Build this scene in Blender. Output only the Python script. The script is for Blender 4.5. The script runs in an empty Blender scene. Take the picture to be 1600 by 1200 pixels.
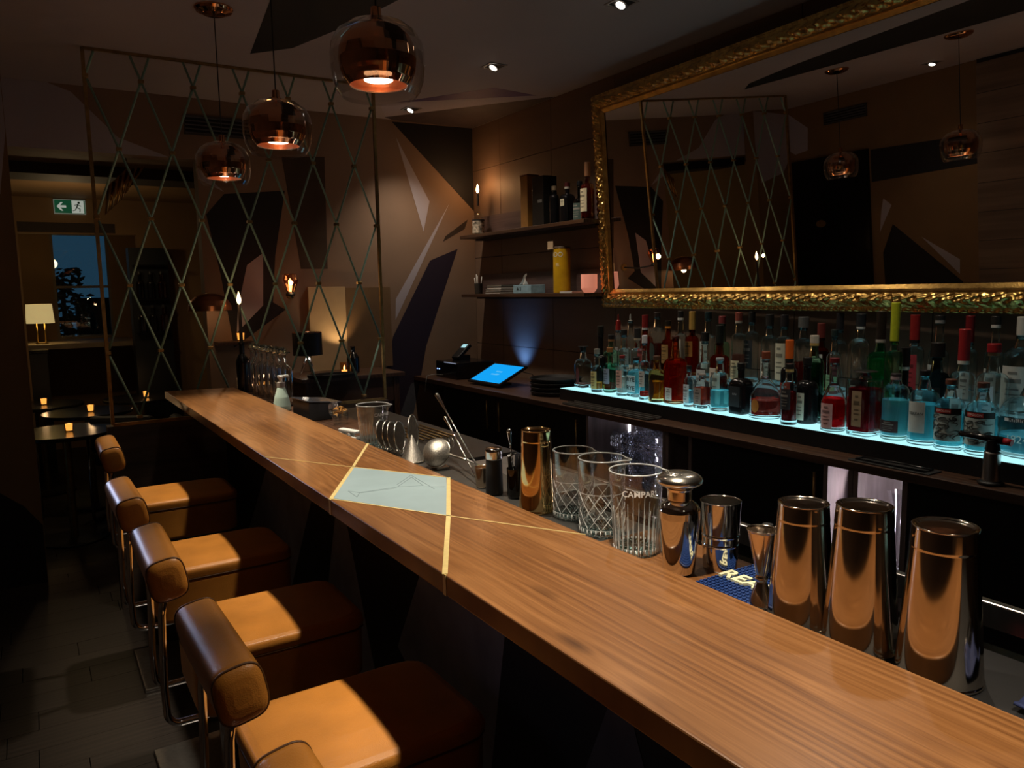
import bpy, bmesh, math, random
from mathutils import Vector, Matrix
S = bpy.context.scene
C = S.collection
PI = math.pi
H = 1.58                                   # eye height of the camera above the floor
# ---------------------------------------------------------------- camera
cam = bpy.data.cameras.new('camera')
cam.sensor_width = 36.0
cam.lens = 36.0 * 1201.0 / 1600.0
cam.clip_start = 0.02
camo = bpy.data.objects.new('camera', cam)
C.objects.link(camo)
yaw, pit, rol = math.radians(32.14), math.radians(6.97), math.radians(-1.0755)
fwd = Vector((math.sin(yaw) * math.cos(pit), math.cos(yaw) * math.cos(pit), -math.sin(pit)))
rgt = Vector((math.cos(yaw), -math.sin(yaw), 0))
upv = rgt.cross(fwd)
r2 = rgt * math.cos(rol) + upv * math.sin(rol)
u2 = upv * math.cos(rol) - rgt * math.sin(rol)
camo.matrix_world = Matrix(((r2.x, u2.x, -fwd.x, 0), (r2.y, u2.y, -fwd.y, 0), (r2.z, u2.z, -fwd.z, H), (0, 0, 0, 1)))
S.camera = camo
# ---------------------------------------------------------------- world, exposure
S.view_settings.view_transform = 'Standard'
S.view_settings.look = 'None'
S.view_settings.gamma = 1.0
S.view_settings.exposure = 0.0
S.view_settings.use_curve_mapping = False
w = bpy.data.worlds.new('dusk'); S.world = w; w.use_nodes = True
bg = w.node_tree.nodes['Background']
bg.inputs[0].default_value = (0.10, 0.30, 0.48, 1); bg.inputs[1].default_value = 0.16
try:
    S.cycles.max_bounces = 20; S.cycles.transmission_bounces = 20; S.cycles.transparent_max_bounces = 32
    S.cycles.glossy_bounces = 8; S.cycles.sample_clamp_indirect = 4.0; S.cycles.use_denoising = True
except Exception: pass
# ---------------------------------------------------------------- lights of the room
def lamp(name, kind, loc, power, col=(1, 1, 1), aim=None, size=0.03, angle=100, blend=0.5, parent=None):
    l = bpy.data.lights.new(name, kind); l.energy = power; l.color = col
    if kind == 'SPOT': l.spot_size = math.radians(angle); l.spot_blend = blend
    if kind == 'AREA': l.size = size
    else: l.shadow_soft_size = size
    o = bpy.data.objects.new(name, l); C.objects.link(o); o.location = loc
    if aim is not None:
        o.rotation_euler = (Vector(aim) - Vector(loc)).to_track_quat('-Z', 'Y').to_euler()
    return o
WARM = (1.0, 0.78, 0.52)
PEND = [3.463, 2.64, 1.78, 0.93, 0.09]  # last pendant is added out of view to brighten the near bar
for y in PEND:
    lamp('pendant_light', 'SPOT', (0.758, y, H + 0.487), 74.0, (1.0, 0.84, 0.64), (0.758, y, 0), 0.022, 66, 0.80)
DOWN = [(2.20, 3.62), (2.22, 4.70), (2.20, 2.59), (2.20, 1.55)]
for x, y in DOWN:
    lamp('downlight_beam', 'SPOT', (x - .01, y, H + 1.135), 32.0, (1.0, 0.84, 0.66), (2.35 if y > 3 else 1.9, y - .15, 0.9), 0.025, 105, 0.9)
lamp('aisle_downlight_beam', 'SPOT', (-0.05, 3.3, H + 1.135), 2.5, (1.0, 0.8, 0.58), (-0.20, 3.4, 0), 0.025, 95, 0.9)
# added cool spot in the aisle for a bluish sheen on stools and bar
lamp('cool_sheen_fill', 'SPOT', (-0.33, 4.70, H - 0.25), 42.0, (0.60, 0.70, 1.0), (0.16, 1.3, H - 0.64), 0.16, 28, 0.9)
lamp('shelf_candle_light', 'POINT', (2.735, 4.80, H + 0.745), 1.7, (1.0, 0.50, 0.20), size=0.012)
lamp('bar_candle_light', 'POINT', (0.90, 4.07, H - 0.02), 0.45, (1.0, 0.55, 0.25), size=0.012)
lamp('tablet_back_light', 'SPOT', (2.76, 4.40, H - 0.54), 5.5, (0.10, 0.32, 1.0), (2.90, 4.40, H - 0.32), 0.02, 90, 1.0)
lamp('console_glow', 'SPOT', (1.80, 4.90, H - 0.40), 2.4, (1.0, 0.66, 0.34), (1.73, 5.03, H - 0.02), 0.015, 90, 0.6)
lamp('sconce_light', 'POINT', (1.388, 4.70, H + 0.06), 0.5, (1.0, 0.58, 0.25), size=0.02)
lamp('ledge_lamp_light', 'POINT', (0.115, 8.62, H - 0.13), 2.2, (1.0, 0.72, 0.30), size=0.05)
lamp('back_room_fill_spot', 'SPOT', (0.55, 6.2, H + 0.79), 9.0, (1.0, 0.72, 0.40), (0.55, 7.2, 0.4), 0.04, 120, 0.8)  # added spot without a fixture, brightening the dim rear room
lamp('back_room_glow', 'POINT', (0.35, 6.9, H + 0.45), 3.2, (1.0, 0.70, 0.36), size=0.06)
# ---------------------------------------------------------------- node helpers
def nt(name):
    m = bpy.data.materials.new(name); m.use_nodes = True
    t = m.node_tree; t.nodes.clear()
    o = t.nodes.new('ShaderNodeOutputMaterial')
    return m, t, o
def nd(t, typ, **k):
    n = t.nodes.new(typ)
    for a, v in k.items():
        if isinstance(a, str) and hasattr(n, a): setattr(n, a, v)
    return n
def c4(c): return (c[0], c[1], c[2], 1)
MATS = {}
def P(name, col, rough=.5, metal=0., var=.15, scale=12., bump=0., bscale=None, spec=.5, coat=0., emit=None, es=0., stretch=(1, 1, 1), trans=0., ior=1.45):
    """Principled surface whose colour and roughness vary with procedural noise."""
    if name in MATS: return MATS[name]
    m, t, o = nt(name)
    b = nd(t, 'ShaderNodeBsdfPrincipled'); t.links.new(b.outputs[0], o.inputs[0])
    tc = nd(t, 'ShaderNodeTexCoord'); mp = nd(t, 'ShaderNodeMapping'); t.links.new(tc.outputs['Object'], mp.inputs[0])
    mp.inputs['Scale'].default_value = stretch
    n = nd(t, 'ShaderNodeTexNoise'); n.inputs['Scale'].default_value = scale; n.inputs['Detail'].default_value = 4
    t.links.new(mp.outputs[0], n.inputs['Vector'])
    r = nd(t, 'ShaderNodeValToRGB'); t.links.new(n.outputs[0], r.inputs[0])
    r.color_ramp.elements[0].position = .3; r.color_ramp.elements[1].position = .7
    r.color_ramp.elements[0].color = c4([x * (1 - var) for x in col]); r.color_ramp.elements[1].color = c4([min(1, x * (1 + var)) for x in col])
    t.links.new(r.outputs[0], b.inputs['Base Color'])
    b.inputs['Roughness'].default_value = rough; b.inputs['Metallic'].default_value = metal
    b.inputs['Specular IOR Level'].default_value = spec; b.inputs['Coat Weight'].default_value = coat
    b.inputs['Transmission Weight'].default_value = trans; b.inputs['IOR'].default_value = ior
    if emit: b.inputs['Emission Color'].default_value = c4(emit); b.inputs['Emission Strength'].default_value = es
    if bump:
        n2 = nd(t, 'ShaderNodeTexNoise'); n2.inputs['Scale'].default_value = bscale or scale * 6; n2.inputs['Detail'].default_value = 3
        t.links.new(mp.outputs[0], n2.inputs['Vector'])
        bp = nd(t, 'ShaderNodeBump'); bp.inputs['Strength'].default_value = bump; bp.inputs['Distance'].default_value = .002
        t.links.new(n2.outputs[0], bp.inputs['Height']); t.links.new(bp.outputs[0], b.inputs['Normal'])
    MATS[name] = m
    return m
def E(name, col, strength):
    """A surface that gives off light."""
    if name in MATS: return MATS[name]
    m, t, o = nt(name)
    e = nd(t, 'ShaderNodeEmission'); e.inputs[0].default_value = c4(col); e.inputs[1].default_value = strength
    t.links.new(e.outputs[0], o.inputs[0]); MATS[name] = m
    return m
def THIN(name, tint, refl=.06, gain=.9, rough=0.0, gcol=(1, 1, 1)):
    """Thin-walled glass: tinted see-through film with an angle-dependent gloss."""
    if name in MATS: return MATS[name]
    m, t, o = nt(name)
    tr = nd(t, 'ShaderNodeBsdfTransparent'); tr.inputs[0].default_value = c4(tint)
    g = nd(t, 'ShaderNodeBsdfGlossy'); g.inputs['Roughness'].default_value = rough; g.inputs[0].default_value = c4(gcol)
    lw = nd(t, 'ShaderNodeLayerWeight'); lw.inputs[0].default_value = .5
    pw = nd(t, 'ShaderNodeMath', operation='POWER'); pw.inputs[1].default_value = 3.5; t.links.new(lw.outputs['Facing'], pw.inputs[0])
    ml = nd(t, 'ShaderNodeMath', operation='MULTIPLY_ADD'); ml.inputs[1].default_value = gain; ml.inputs[2].default_value = refl
    ml.use_clamp = True; t.links.new(pw.outputs[0], ml.inputs[0])
    mx = nd(t, 'ShaderNodeMixShader'); t.links.new(ml.outputs[0], mx.inputs[0]); t.links.new(tr.outputs[0], mx.inputs[1]); t.links.new(g.outputs[0], mx.inputs[2])
    t.links.new(mx.outputs[0], o.inputs[0]); MATS[name] = m
    return m
def GLASS(name, col, ior=1.45, rough=0.0):
    if name in MATS: return MATS[name]
    m, t, o = nt(name)
    g = nd(t, 'ShaderNodeBsdfGlass'); g.inputs[0].default_value = c4(col); g.inputs['IOR'].default_value = ior; g.inputs['Roughness'].default_value = rough
    t.links.new(g.outputs[0], o.inputs[0]); MATS[name] = m
    return m
def CLOUDY(name, col, ior=1.33, mixf=.18):
    """Drink in a bottle: clear liquid that also scatters a little light."""
    if name in MATS: return MATS[name]
    m, t, o = nt(name)
    g = nd(t, 'ShaderNodeBsdfGlass'); g.inputs[0].default_value = c4([x ** .5 for x in col]); g.inputs['IOR'].default_value = ior
    d = nd(t, 'ShaderNodeBsdfTranslucent'); d.inputs[0].default_value = c4(col)
    f = nd(t, 'ShaderNodeBsdfDiffuse'); f.inputs[0].default_value = c4(col)
    a = nd(t, 'ShaderNodeAddShader'); t.links.new(d.outputs[0], a.inputs[0]); t.links.new(f.outputs[0], a.inputs[1])
    mx = nd(t, 'ShaderNodeMixShader'); mx.inputs[0].default_value = mixf; t.links.new(g.outputs[0], mx.inputs[1]); t.links.new(a.outputs[0], mx.inputs[2])
    t.links.new(mx.outputs[0], o.inputs[0]); MATS[name] = m
    return m
def WOOD(name, c1, c2, c3, scale=1., axis='Y', rough=.35, coat=.25, knots=0.):
    """Straight-grained timber with cathedral figure running along one axis."""
    if name in MATS: return MATS[name]
    m, t, o = nt(name)
    b = nd(t, 'ShaderNodeBsdfPrincipled'); t.links.new(b.outputs[0], o.inputs[0])
    tc = nd(t, 'ShaderNodeTexCoord'); mp = nd(t, 'ShaderNodeMapping'); t.links.new(tc.outputs['Object'], mp.inputs[0])
    sv = {'X': (.12, 1, 1), 'Y': (1, .12, 1), 'Z': (1, 1, .12)}[axis]
    mp.inputs['Scale'].default_value = [s * scale for s in sv]
    sv2 = {'X': (.018, 1, 1), 'Y': (1, .018, 1), 'Z': (1, 1, .018)}[axis]
    mp2 = nd(t, 'ShaderNodeMapping'); t.links.new(tc.outputs['Object'], mp2.inputs[0]); mp2.inputs['Scale'].default_value = [q * scale for q in sv2]
    wv = nd(t, 'ShaderNodeTexWave', wave_type='BANDS', bands_direction={'X': 'Y', 'Y': 'X', 'Z': 'X'}[axis], wave_profile='SIN')
    wv.inputs['Scale'].default_value = 9.; wv.inputs['Distortion'].default_value = 13.; wv.inputs['Detail'].default_value = 2.; wv.inputs['Detail Scale'].default_value = .55
    t.links.new(mp.outputs[0], wv.inputs['Vector'])
    n2 = nd(t, 'ShaderNodeTexNoise'); n2.inputs['Scale'].default_value = 120; n2.inputs['Detail'].default_value = 5; n2.inputs['Roughness'].default_value = .65; t.links.new(mp2.outputs[0], n2.inputs['Vector'])
    n3 = nd(t, 'ShaderNodeTexNoise'); n3.inputs['Scale'].default_value = 3.0; n3.inputs['Detail'].default_value = 3; t.links.new(mp.outputs[0], n3.inputs['Vector'])
    a1 = nd(t, 'ShaderNodeMath', operation='MULTIPLY_ADD'); a1.inputs[1].default_value = .22; t.links.new(wv.outputs['Fac'], a1.inputs[0])
    a2 = nd(t, 'ShaderNodeMath', operation='MULTIPLY'); a2.inputs[1].default_value = .62; t.links.new(n2.outputs[0], a2.inputs[0]); t.links.new(a2.outputs[0], a1.inputs[2])
    a3 = nd(t, 'ShaderNodeMath', operation='MULTIPLY_ADD'); a3.inputs[1].default_value = .36; t.links.new(n3.outputs[0], a3.inputs[0]); t.links.new(a1.outputs[0], a3.inputs[2])
    r = nd(t, 'ShaderNodeValToRGB'); t.links.new(a3.outputs[0], r.inputs[0])
    e = r.color_ramp.elements; e[0].position = .32; e[0].color = c4(c1); e[1].position = .85; e[1].color = c4(c3)
    k = e.new(.58); k.color = c4(c2)
    col = r.outputs[0]
    if knots:
        v = nd(t, 'ShaderNodeTexVoronoi'); v.inputs['Scale'].default_value = 2.3; t.links.new(mp.outputs[0], v.inputs['Vector'])
        rr = nd(t, 'ShaderNodeValToRGB'); t.links.new(v.outputs['Distance'], rr.inputs[0])
        rr.color_ramp.elements[0].position = 0.0; rr.color_ramp.elements[0].color = (1, 1, 1, 1)
        rr.color_ramp.elements[1].position = .09; rr.color_ramp.elements[1].color = (0, 0, 0, 1)
        mk = nd(t, 'ShaderNodeMath', operation='MULTIPLY'); mk.inputs[1].default_value = knots; t.links.new(rr.outputs[0], mk.inputs[0])
        mx = nd(t, 'ShaderNodeMix', data_type='RGBA'); t.links.new(mk.outputs[0], mx.inputs[0]); t.links.new(col, mx.inputs[6]); mx.inputs[7].default_value = c4([x * .35 for x in c1])
        col = mx.outputs[2]
    t.links.new(col, b.inputs['Base Color'])
    b.inputs['Roughness'].default_value = rough; b.inputs['Coat Weight'].default_value = coat; b.inputs['Coat Roughness'].default_value = .25
    bp = nd(t, 'ShaderNodeBump'); bp.inputs['Strength'].default_value = .12; bp.inputs['Distance'].default_value = .001
    t.links.new(n2.outputs[0], bp.inputs['Height']); t.links.new(bp.outputs[0], b.inputs['Normal'])
    MATS[name] = m
    return m
def WALNUT(name, c1, c2, c3, width=.125, rough=.33, coat=.3, joint=.6):
    """Flat-sawn boards: growth rings cut lengthwise into cathedral figure, with pores and knots, running along Y."""
    if name in MATS: return MATS[name]
    m, t, o = nt(name); L = t.links.new
    def mth(op, a, b=None, c=None):
        n = nd(t, 'ShaderNodeMath', operation=op)
        for i, q in enumerate((a, b, c)):
            if q is None: continue
            if isinstance(q, (int, float)): n.inputs[i].default_value = q
            else: L(q, n.inputs[i])
        return n.outputs[0]
    b = nd(t, 'ShaderNodeBsdfPrincipled'); L(b.outputs[0], o.inputs[0])
    tc = nd(t, 'ShaderNodeTexCoord'); sx = nd(t, 'ShaderNodeSeparateXYZ'); L(tc.outputs['Object'], sx.inputs[0])
    X, Y = sx.outputs[0], sx.outputs[1]
    def noise(scale, sxx, syy, detail=3, off=0., rough=.5):
        cb = nd(t, 'ShaderNodeCombineXYZ'); L(mth('MULTIPLY', X, sxx), cb.inputs[0]); L(mth('MULTIPLY', Y, syy), cb.inputs[1])
        if isinstance(off, (int, float)): cb.inputs[2].default_value = off
        else: L(off, cb.inputs[2])
        n = nd(t, 'ShaderNodeTexNoise'); n.inputs['Scale'].default_value = scale; n.inputs['Detail'].default_value = detail; n.inputs['Roughness'].default_value = rough
        L(cb.outputs[0], n.inputs['Vector']); return n.outputs[0]
    u = mth('DIVIDE', mth('ADD', X, .19), width); bi = mth('FLOOR', u); fr = mth('SUBTRACT', u, bi)
    wn = nd(t, 'ShaderNodeTexWhiteNoise', noise_dimensions='1D'); L(bi, wn.inputs['W']); rnd = wn.outputs['Value']
    off = mth('MULTIPLY', bi, 7.3)
    xl = mth('MULTIPLY', mth('ADD', mth('SUBTRACT', fr, .5), mth('MULTIPLY', mth('SUBTRACT', rnd, .5), .9)), width)
    nlo = noise(1.0, .6, .85, 2, off); nmid = noise(1.0, 9., 2.2, 3, off)
    zz = mth('ADD', mth('MULTIPLY', mth('SUBTRACT', nlo, .5), .16), .045)
    r = mth('SQRT', mth('ADD', mth('MULTIPLY', xl, xl), mth('MULTIPLY', zz, zz)))
    r = mth('ADD', r, mth('MULTIPLY', nmid, .026))
    ring = mth('DIVIDE', mth('PINGPONG', r, .0056), .0056)
    ring = mth('MULTIPLY', mth('POWER', ring, 1.4), mth('ADD', mth('MULTIPLY', noise(1.0, 14., .7, 2, off), 1.3), -.15))
    fib = noise(1.0, 420., 6., 4, off, .7); fib2 = noise(1.0, 90., 1.6, 3, off, .6); tone = noise(1.0, 5., .9, 2, off)
    v = mth('ADD', mth('MULTIPLY', ring, .26), mth('MULTIPLY', fib, .36))
    v = mth('ADD', v, mth('MULTIPLY', fib2, .40)); v = mth('ADD', v, mth('MULTIPLY', tone, .34)); v = mth('ADD', v, mth('MULTIPLY', rnd, .07))
    rp = nd(t, 'ShaderNodeValToRGB'); L(v, rp.inputs[0]); e = rp.color_ramp.elements
    e[0].position = .40; e[0].color = c4(c1); e[1].position = .90; e[1].color = c4(c3); k = e.new(.62); k.color = c4(c2)
    vo = nd(t, 'ShaderNodeTexVoronoi'); vo.inputs['Scale'].default_value = 1.0
    cb = nd(t, 'ShaderNodeCombineXYZ'); L(mth('MULTIPLY', X, 7.), cb.inputs[0]); L(mth('MULTIPLY', Y, 2.2), cb.inputs[1]); L(vo.inputs['Vector'].links[0].from_socket if vo.inputs['Vector'].links else cb.outputs[0], vo.inputs['Vector'])
    kn = nd(t, 'ShaderNodeValToRGB'); L(mth('ADD', vo.outputs['Distance'], mth('MULTIPLY', nmid, .10)), kn.inputs[0])
    kn.color_ramp.elements[0].position = .07; kn.color_ramp.elements[0].color = (.8, .8, .8, 1); kn.color_ramp.elements[1].position = .16; kn.color_ramp.elements[1].color = (0, 0, 0, 1)
    mx = nd(t, 'ShaderNodeMix', data_type='RGBA'); L(kn.outputs[0], mx.inputs[0]); L(rp.outputs[0], mx.inputs[6]); mx.inputs[7].default_value = c4([x * .4 for x in c1])
    L(mx.outputs[2], b.inputs['Base Color'])
    b.inputs['Roughness'].default_value = rough; b.inputs['Coat Weight'].default_value = coat; b.inputs['Coat Roughness'].default_value = .20
    bp = nd(t, 'ShaderNodeBump'); bp.inputs['Strength'].default_value = .15; bp.inputs['Distance'].default_value = .001; L(fib, bp.inputs['Height']); L(bp.outputs[0], b.inputs['Normal'])
    MATS[name] = m
    return m
# ---------------------------------------------------------------- mesh helpers
def Z(z): return z + H
class MB:
    """Collects shapes and links them as ONE mesh object."""
    def __init__(s): s.v = []; s.f = []; s.m = []; s.s = []
    def add(s, vs, fs, mat=0, smooth=False):
        o = len(s.v); s.v += [tuple(p) for p in vs]
        for f in fs: s.f.append(tuple(i + o for i in f)); s.m.append(mat); s.s.append(smooth)
        return s
    def box(s, x0, x1, y0, y1, z0, z1, mat=0):
        v = [(x, y, z) for z in (z0, z1) for y in (y0, y1) for x in (x0, x1)]
        return s.add(v, [(0, 2, 3, 1), (4, 5, 7, 6), (0, 1, 5, 4), (2, 6, 7, 3), (0, 4, 6, 2), (1, 3, 7, 5)], mat)
    def obox(s, c, size, rot, mat=0):
        R = rot.to_matrix() if hasattr(rot, 'to_matrix') else rot
        v = []
        for k in range(8):
            p = Vector(((k & 1) - .5, ((k >> 1) & 1) - .5, ((k >> 2) & 1) - .5))
            v.append(Vector(c) + R @ Vector((p.x * size[0], p.y * size[1], p.z * size[2])))
        return s.add(v, [(0, 2, 3, 1), (4, 5, 7, 6), (0, 1, 5, 4), (2, 6, 7, 3), (0, 4, 6, 2), (1, 3, 7, 5)], mat)
    def loft(s, prof, seg=32, mat=0, smooth=True, c=(0, 0, 0), caps=True, rot=None):
        """prof: (z, r[, exponent[, aspect]]) rings of super-ellipses stacked along z."""
        if smooth and caps is not None:                             # short support rings keep long walls straight in shading
            pr = [prof[0]]
            for a, b in zip(prof, prof[1:]):
                ln = math.hypot(b[0] - a[0], b[1] - a[1])
                if ln > .012:
                    for f in (.0016 / ln, 1 - .0016 / ln): pr.append(tuple(x + (y - x) * f for x, y in zip(a + (2., 1.)[len(a) - 2:], b + (2., 1.)[len(b) - 2:])))
                pr.append(b)
            prof = pr
        vs = []; n = len(prof)
        for q in prof:
            z, r = q[0], q[1]; e = q[2] if len(q) > 2 else 2.; a = q[3] if len(q) > 3 else 1.
            for k in range(seg):
                th = 2 * PI * (k + .5) / seg; d = se(th, e)
                p = Vector((r * d * math.cos(th), r * a * d * math.sin(th), z))
                if rot is not None: p = rot @ p
                vs.append((p.x + c[0], p.y + c[1], p.z + c[2]))
        fs = []
        for i in range(n - 1):
            for k in range(seg):
                k2 = (k + 1) % seg; fs.append((i * seg + k, i * seg + k2, (i + 1) * seg + k2, (i + 1) * seg + k))
        s.add(vs, fs, mat, smooth)
        if caps:
            o = len(s.v) - len(vs)
            if prof[0][1] > 1e-5: s.f.append(tuple(o + k for k in range(seg - 1, -1, -1))); s.m.append(mat); s.s.append(False)
            if prof[-1][1] > 1e-5: s.f.append(tuple(o + (n - 1) * seg + k for k in range(seg))); s.m.append(mat); s.s.append(False)
        return s
    def tube(s, pts, r, seg=10, mat=0, closed=False, caps=True):
        pts = [Vector(p) for p in pts]; n = len(pts); vs = []; prev = None
        for i, p in enumerate(pts):
            if closed: t = pts[(i + 1) % n] - pts[i - 1]
            else: t = pts[min(i + 1, n - 1)] - pts[max(i - 1, 0)]
            t.normalize()
            if prev is None:
                a = Vector((0, 0, 1)) if abs(t.z) < .9 else Vector((1, 0, 0)); u = t.cross(a).normalized()
            else: u = (prev - t * prev.dot(t)).normalized()
            prev = u; w_ = t.cross(u); rr = r[i] if isinstance(r, (list, tuple)) else r
            for k in range(seg):
                th = 2 * PI * k / seg; vs.append(p + (u * math.cos(th) + w_ * math.sin(th)) * rr)
        fs = []
        for i in range(n if closed else n - 1):
            j = (i + 1) % n
            for k in range(seg): fs.append((i * seg + k, i * seg + (k + 1) % seg, j * seg + (k + 1) % seg, j * seg + k))
        s.add(vs, fs, mat, True)
        if caps and not closed:
            o = len(s.v) - len(vs)
            s.f.append(tuple(o + k for k in range(seg - 1, -1, -1))); s.m.append(mat); s.s.append(False)
            s.f.append(tuple(o + (n - 1) * seg + k for k in range(seg))); s.m.append(mat); s.s.append(False)
        return s
    def sphere(s, c, r, seg=16, rings=10, mat=0, sc=(1, 1, 1)):
        prof = [(-r * math.cos(PI * i / rings) * sc[2], max(1e-6, r * math.sin(PI * i / rings)) * sc[0], 2, sc[1] / sc[0]) for i in range(rings + 1)]
        return s.loft(prof, seg, mat, True, c, False)
    def prism(s, poly, axis, a0, a1, mat=0):
        """poly: 2-D outline; axis: the direction it is extruded along from a0 to a1."""
        def pt(p, a): return {'X': (a, p[0], p[1]), 'Y': (p[0], a, p[1]), 'Z': (p[0], p[1], a)}[axis]
        n = len(poly); vs = [pt(p, a0) for p in poly] + [pt(p, a1) for p in poly]
        fs = [tuple(range(n)), tuple(range(2 * n - 1, n - 1, -1))] + [(i, i + n, (i + 1) % n + n, (i + 1) % n) for i in range(n)]
        return s.add(vs, fs, mat)
    def build(s, name, mats, parent=None, origin=None, bevel=0., fix=True, sub=0):
        if origin is None: origin = (0, 0, 0)
        me = bpy.data.meshes.new(name)
        me.from_pydata([(p[0] - origin[0], p[1] - origin[1], p[2] - origin[2]) for p in s.v], [], s.f)
        for m in (mats if isinstance(mats, (list, tuple)) else [mats]): me.materials.append(m)
        me.polygons.foreach_set('material_index', s.m); me.polygons.foreach_set('use_smooth', s.s); me.update()
        if fix:
            bm = bmesh.new(); bm.from_mesh(me); bmesh.ops.recalc_face_normals(bm, faces=bm.faces); bm.to_mesh(me); bm.free()
        o = bpy.data.objects.new(name, me); C.objects.link(o)
        if parent is not None: o.parent = parent
        if parent is None and origin != (0, 0, 0): o.location = origin
        if bevel:
            b = o.modifiers.new('edges', 'BEVEL'); b.width = bevel; b.segments = 2; b.limit_method = 'ANGLE'
        if sub:
            q = o.modifiers.new('smooth', 'SUBSURF'); q.levels = sub; q.render_levels = sub
        return o
def se(th, e):
    if e == 2.: return 1.
    return 1. / ((abs(math.cos(th)) ** e + abs(math.sin(th)) ** e) ** (1. / e))
def tag(o, label, cat, group=None):
    o['label'] = label; o['category'] = cat
    if group: o['group'] = group
    return o
def thing(name, label, cat, loc=(0, 0, 0), rz=0., group=None):
    o = bpy.data.objects.new(name, None); o.empty_display_size = .05; C.objects.link(o)
    o.location = loc; o.rotation_euler = (0, 0, rz)
    return tag(o, label, cat, group)
def struct(o): o['kind'] = 'structure'; return o
def copy_tree(o, parent=None):
    c = o.copy(); C.objects.link(c)
    if parent is not None: c.parent = parent
    for ch in list(o.children): copy_tree(ch, c)
    return c
def rev(r, arc=None): return r
def wrap_text(name, txt, size, r, zc, mat, parent, e=2., a=1., ang=PI, off=.0012, flat=False, thick=0.0, bold=1.0):
    """Lettering laid on the surface of a bottle: letters become mesh and follow its curve."""
    cu = bpy.data.curves.new(name, 'FONT'); cu.body = txt; cu.size = size; cu.align_x = 'CENTER'; cu.align_y = 'CENTER'; cu.offset = .004 * size * 10 * (bold - 1)
    cu.resolution_u = 3
    tmp = bpy.data.objects.new(name, cu); C.objects.link(tmp)
    dg = bpy.context.evaluated_depsgraph_get(); me = bpy.data.meshes.new_from_object(tmp.evaluated_get(dg))
    bpy.data.objects.remove(tmp); bpy.data.curves.remove(cu)
    for v in me.vertices:
        x, y = v.co.x, v.co.y; th = ang + x / r; d = se(th, e); rr = r * d + off
        v.co = (rr * math.cos(th), rr * a * math.sin(th), zc + y)
    me.materials.clear(); me.materials.append(mat)
    o = bpy.data.objects.new(name, me); C.objects.link(o); o.parent = parent
    return o
def flat_text(name, txt, size, mat, parent, M, extrude=.0004, bold=1.0, spacing=1.0):
    cu = bpy.data.curves.new(name, 'FONT'); cu.body = txt; cu.size = size; cu.align_x = 'CENTER'; cu.align_y = 'CENTER'; cu.extrude = extrude
    cu.offset = .03 * size * (bold - 1); cu.space_character = spacing
    tmp = bpy.data.objects.new(name, cu); C.objects.link(tmp)
    dg = bpy.context.evaluated_depsgraph_get(); me = bpy.data.meshes.new_from_object(tmp.evaluated_get(dg))
    bpy.data.objects.remove(tmp); bpy.data.curves.remove(cu)
    me.transform(M); me.materials.clear(); me.materials.append(mat)
    o = bpy.data.objects.new(name, me); C.objects.link(o); o.parent = parent
    return o
# ---------------------------------------------------------------- shared surfaces
walnut = WALNUT('walnut', (.070, .024, .007), (.185, .078, .024), (.33, .155, .055))
walnut_dark = WOOD('walnut_dark', (.020, .008, .004), (.055, .024, .011), (.10, .046, .022), 1.6, 'Y', .45, .1)
panel_wood = P('panel_wood', (.19, .125, .085), .5, var=.3, scale=7, stretch=(1, .12, 2.2), bump=.1, bscale=40)
grey_wood = P('grey_wood', (.24, .19, .19), .6, var=.35, scale=5, stretch=(5, 5, .7), bump=.1, bscale=40)
taupe = P('taupe_paint', (.25, .162, .108), .75, var=.08, scale=3, bump=.1, bscale=160)
brown = P('brown_paint', (.215, .125, .055), .75, var=.08, scale=3, bump=.1, bscale=160)
lilac = P('grey_lilac_paint', (.42, .38, .42), .7, var=.06, scale=3)
black_p = P('black_paint', (.012, .011, .013), .65, var=.1, scale=4)
plum = P('plum_paint', (.020, .012, .026), .6, var=.1, scale=4)
purple = P('purple_paint', (.09, .05, .16), .6, var=.1, scale=4)
ceil_p = P('ceiling_paint', (.42, .37, .37), .8, var=.04, scale=2)
navy_p = P('blue_black_paint', (.010, .014, .017), .6, var=.1, scale=4)
black_m = P('black_matt', (.008, .008, .009), .45, var=.2, scale=20)
black_g = P('black_gloss', (.006, .006, .007), .18, var=.2, scale=20)
brass = P('brass', (.78, .57, .22), .28, 1., .1, 40)
brass_old = P('aged_brass', (.38, .26, .11), .4, 1., .25, 30)
copper = P('copper', (.72, .37, .20), .07, 1., .05, 10)
copper_in = P('copper_lining', (.82, .50, .31), .40, 1., .05, 10)
steel = P('polished_steel', (.72, .70, .67), .09, 1., .06, 30)
steel_b = P('brushed_steel', (.55, .54, .52), .28, 1., .12, 60, stretch=(1, 1, .05))
chrome = P('chrome', (.75, .76, .80), .06, 1., .04, 20)
clear = THIN('clear_glass', (.95, .975, .975))
white_p = P('white_plastic', (.70, .72, .70), .35, var=.04, scale=10)
paper = P('paper', (.62, .60, .56), .8, var=.06, scale=15)
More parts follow.
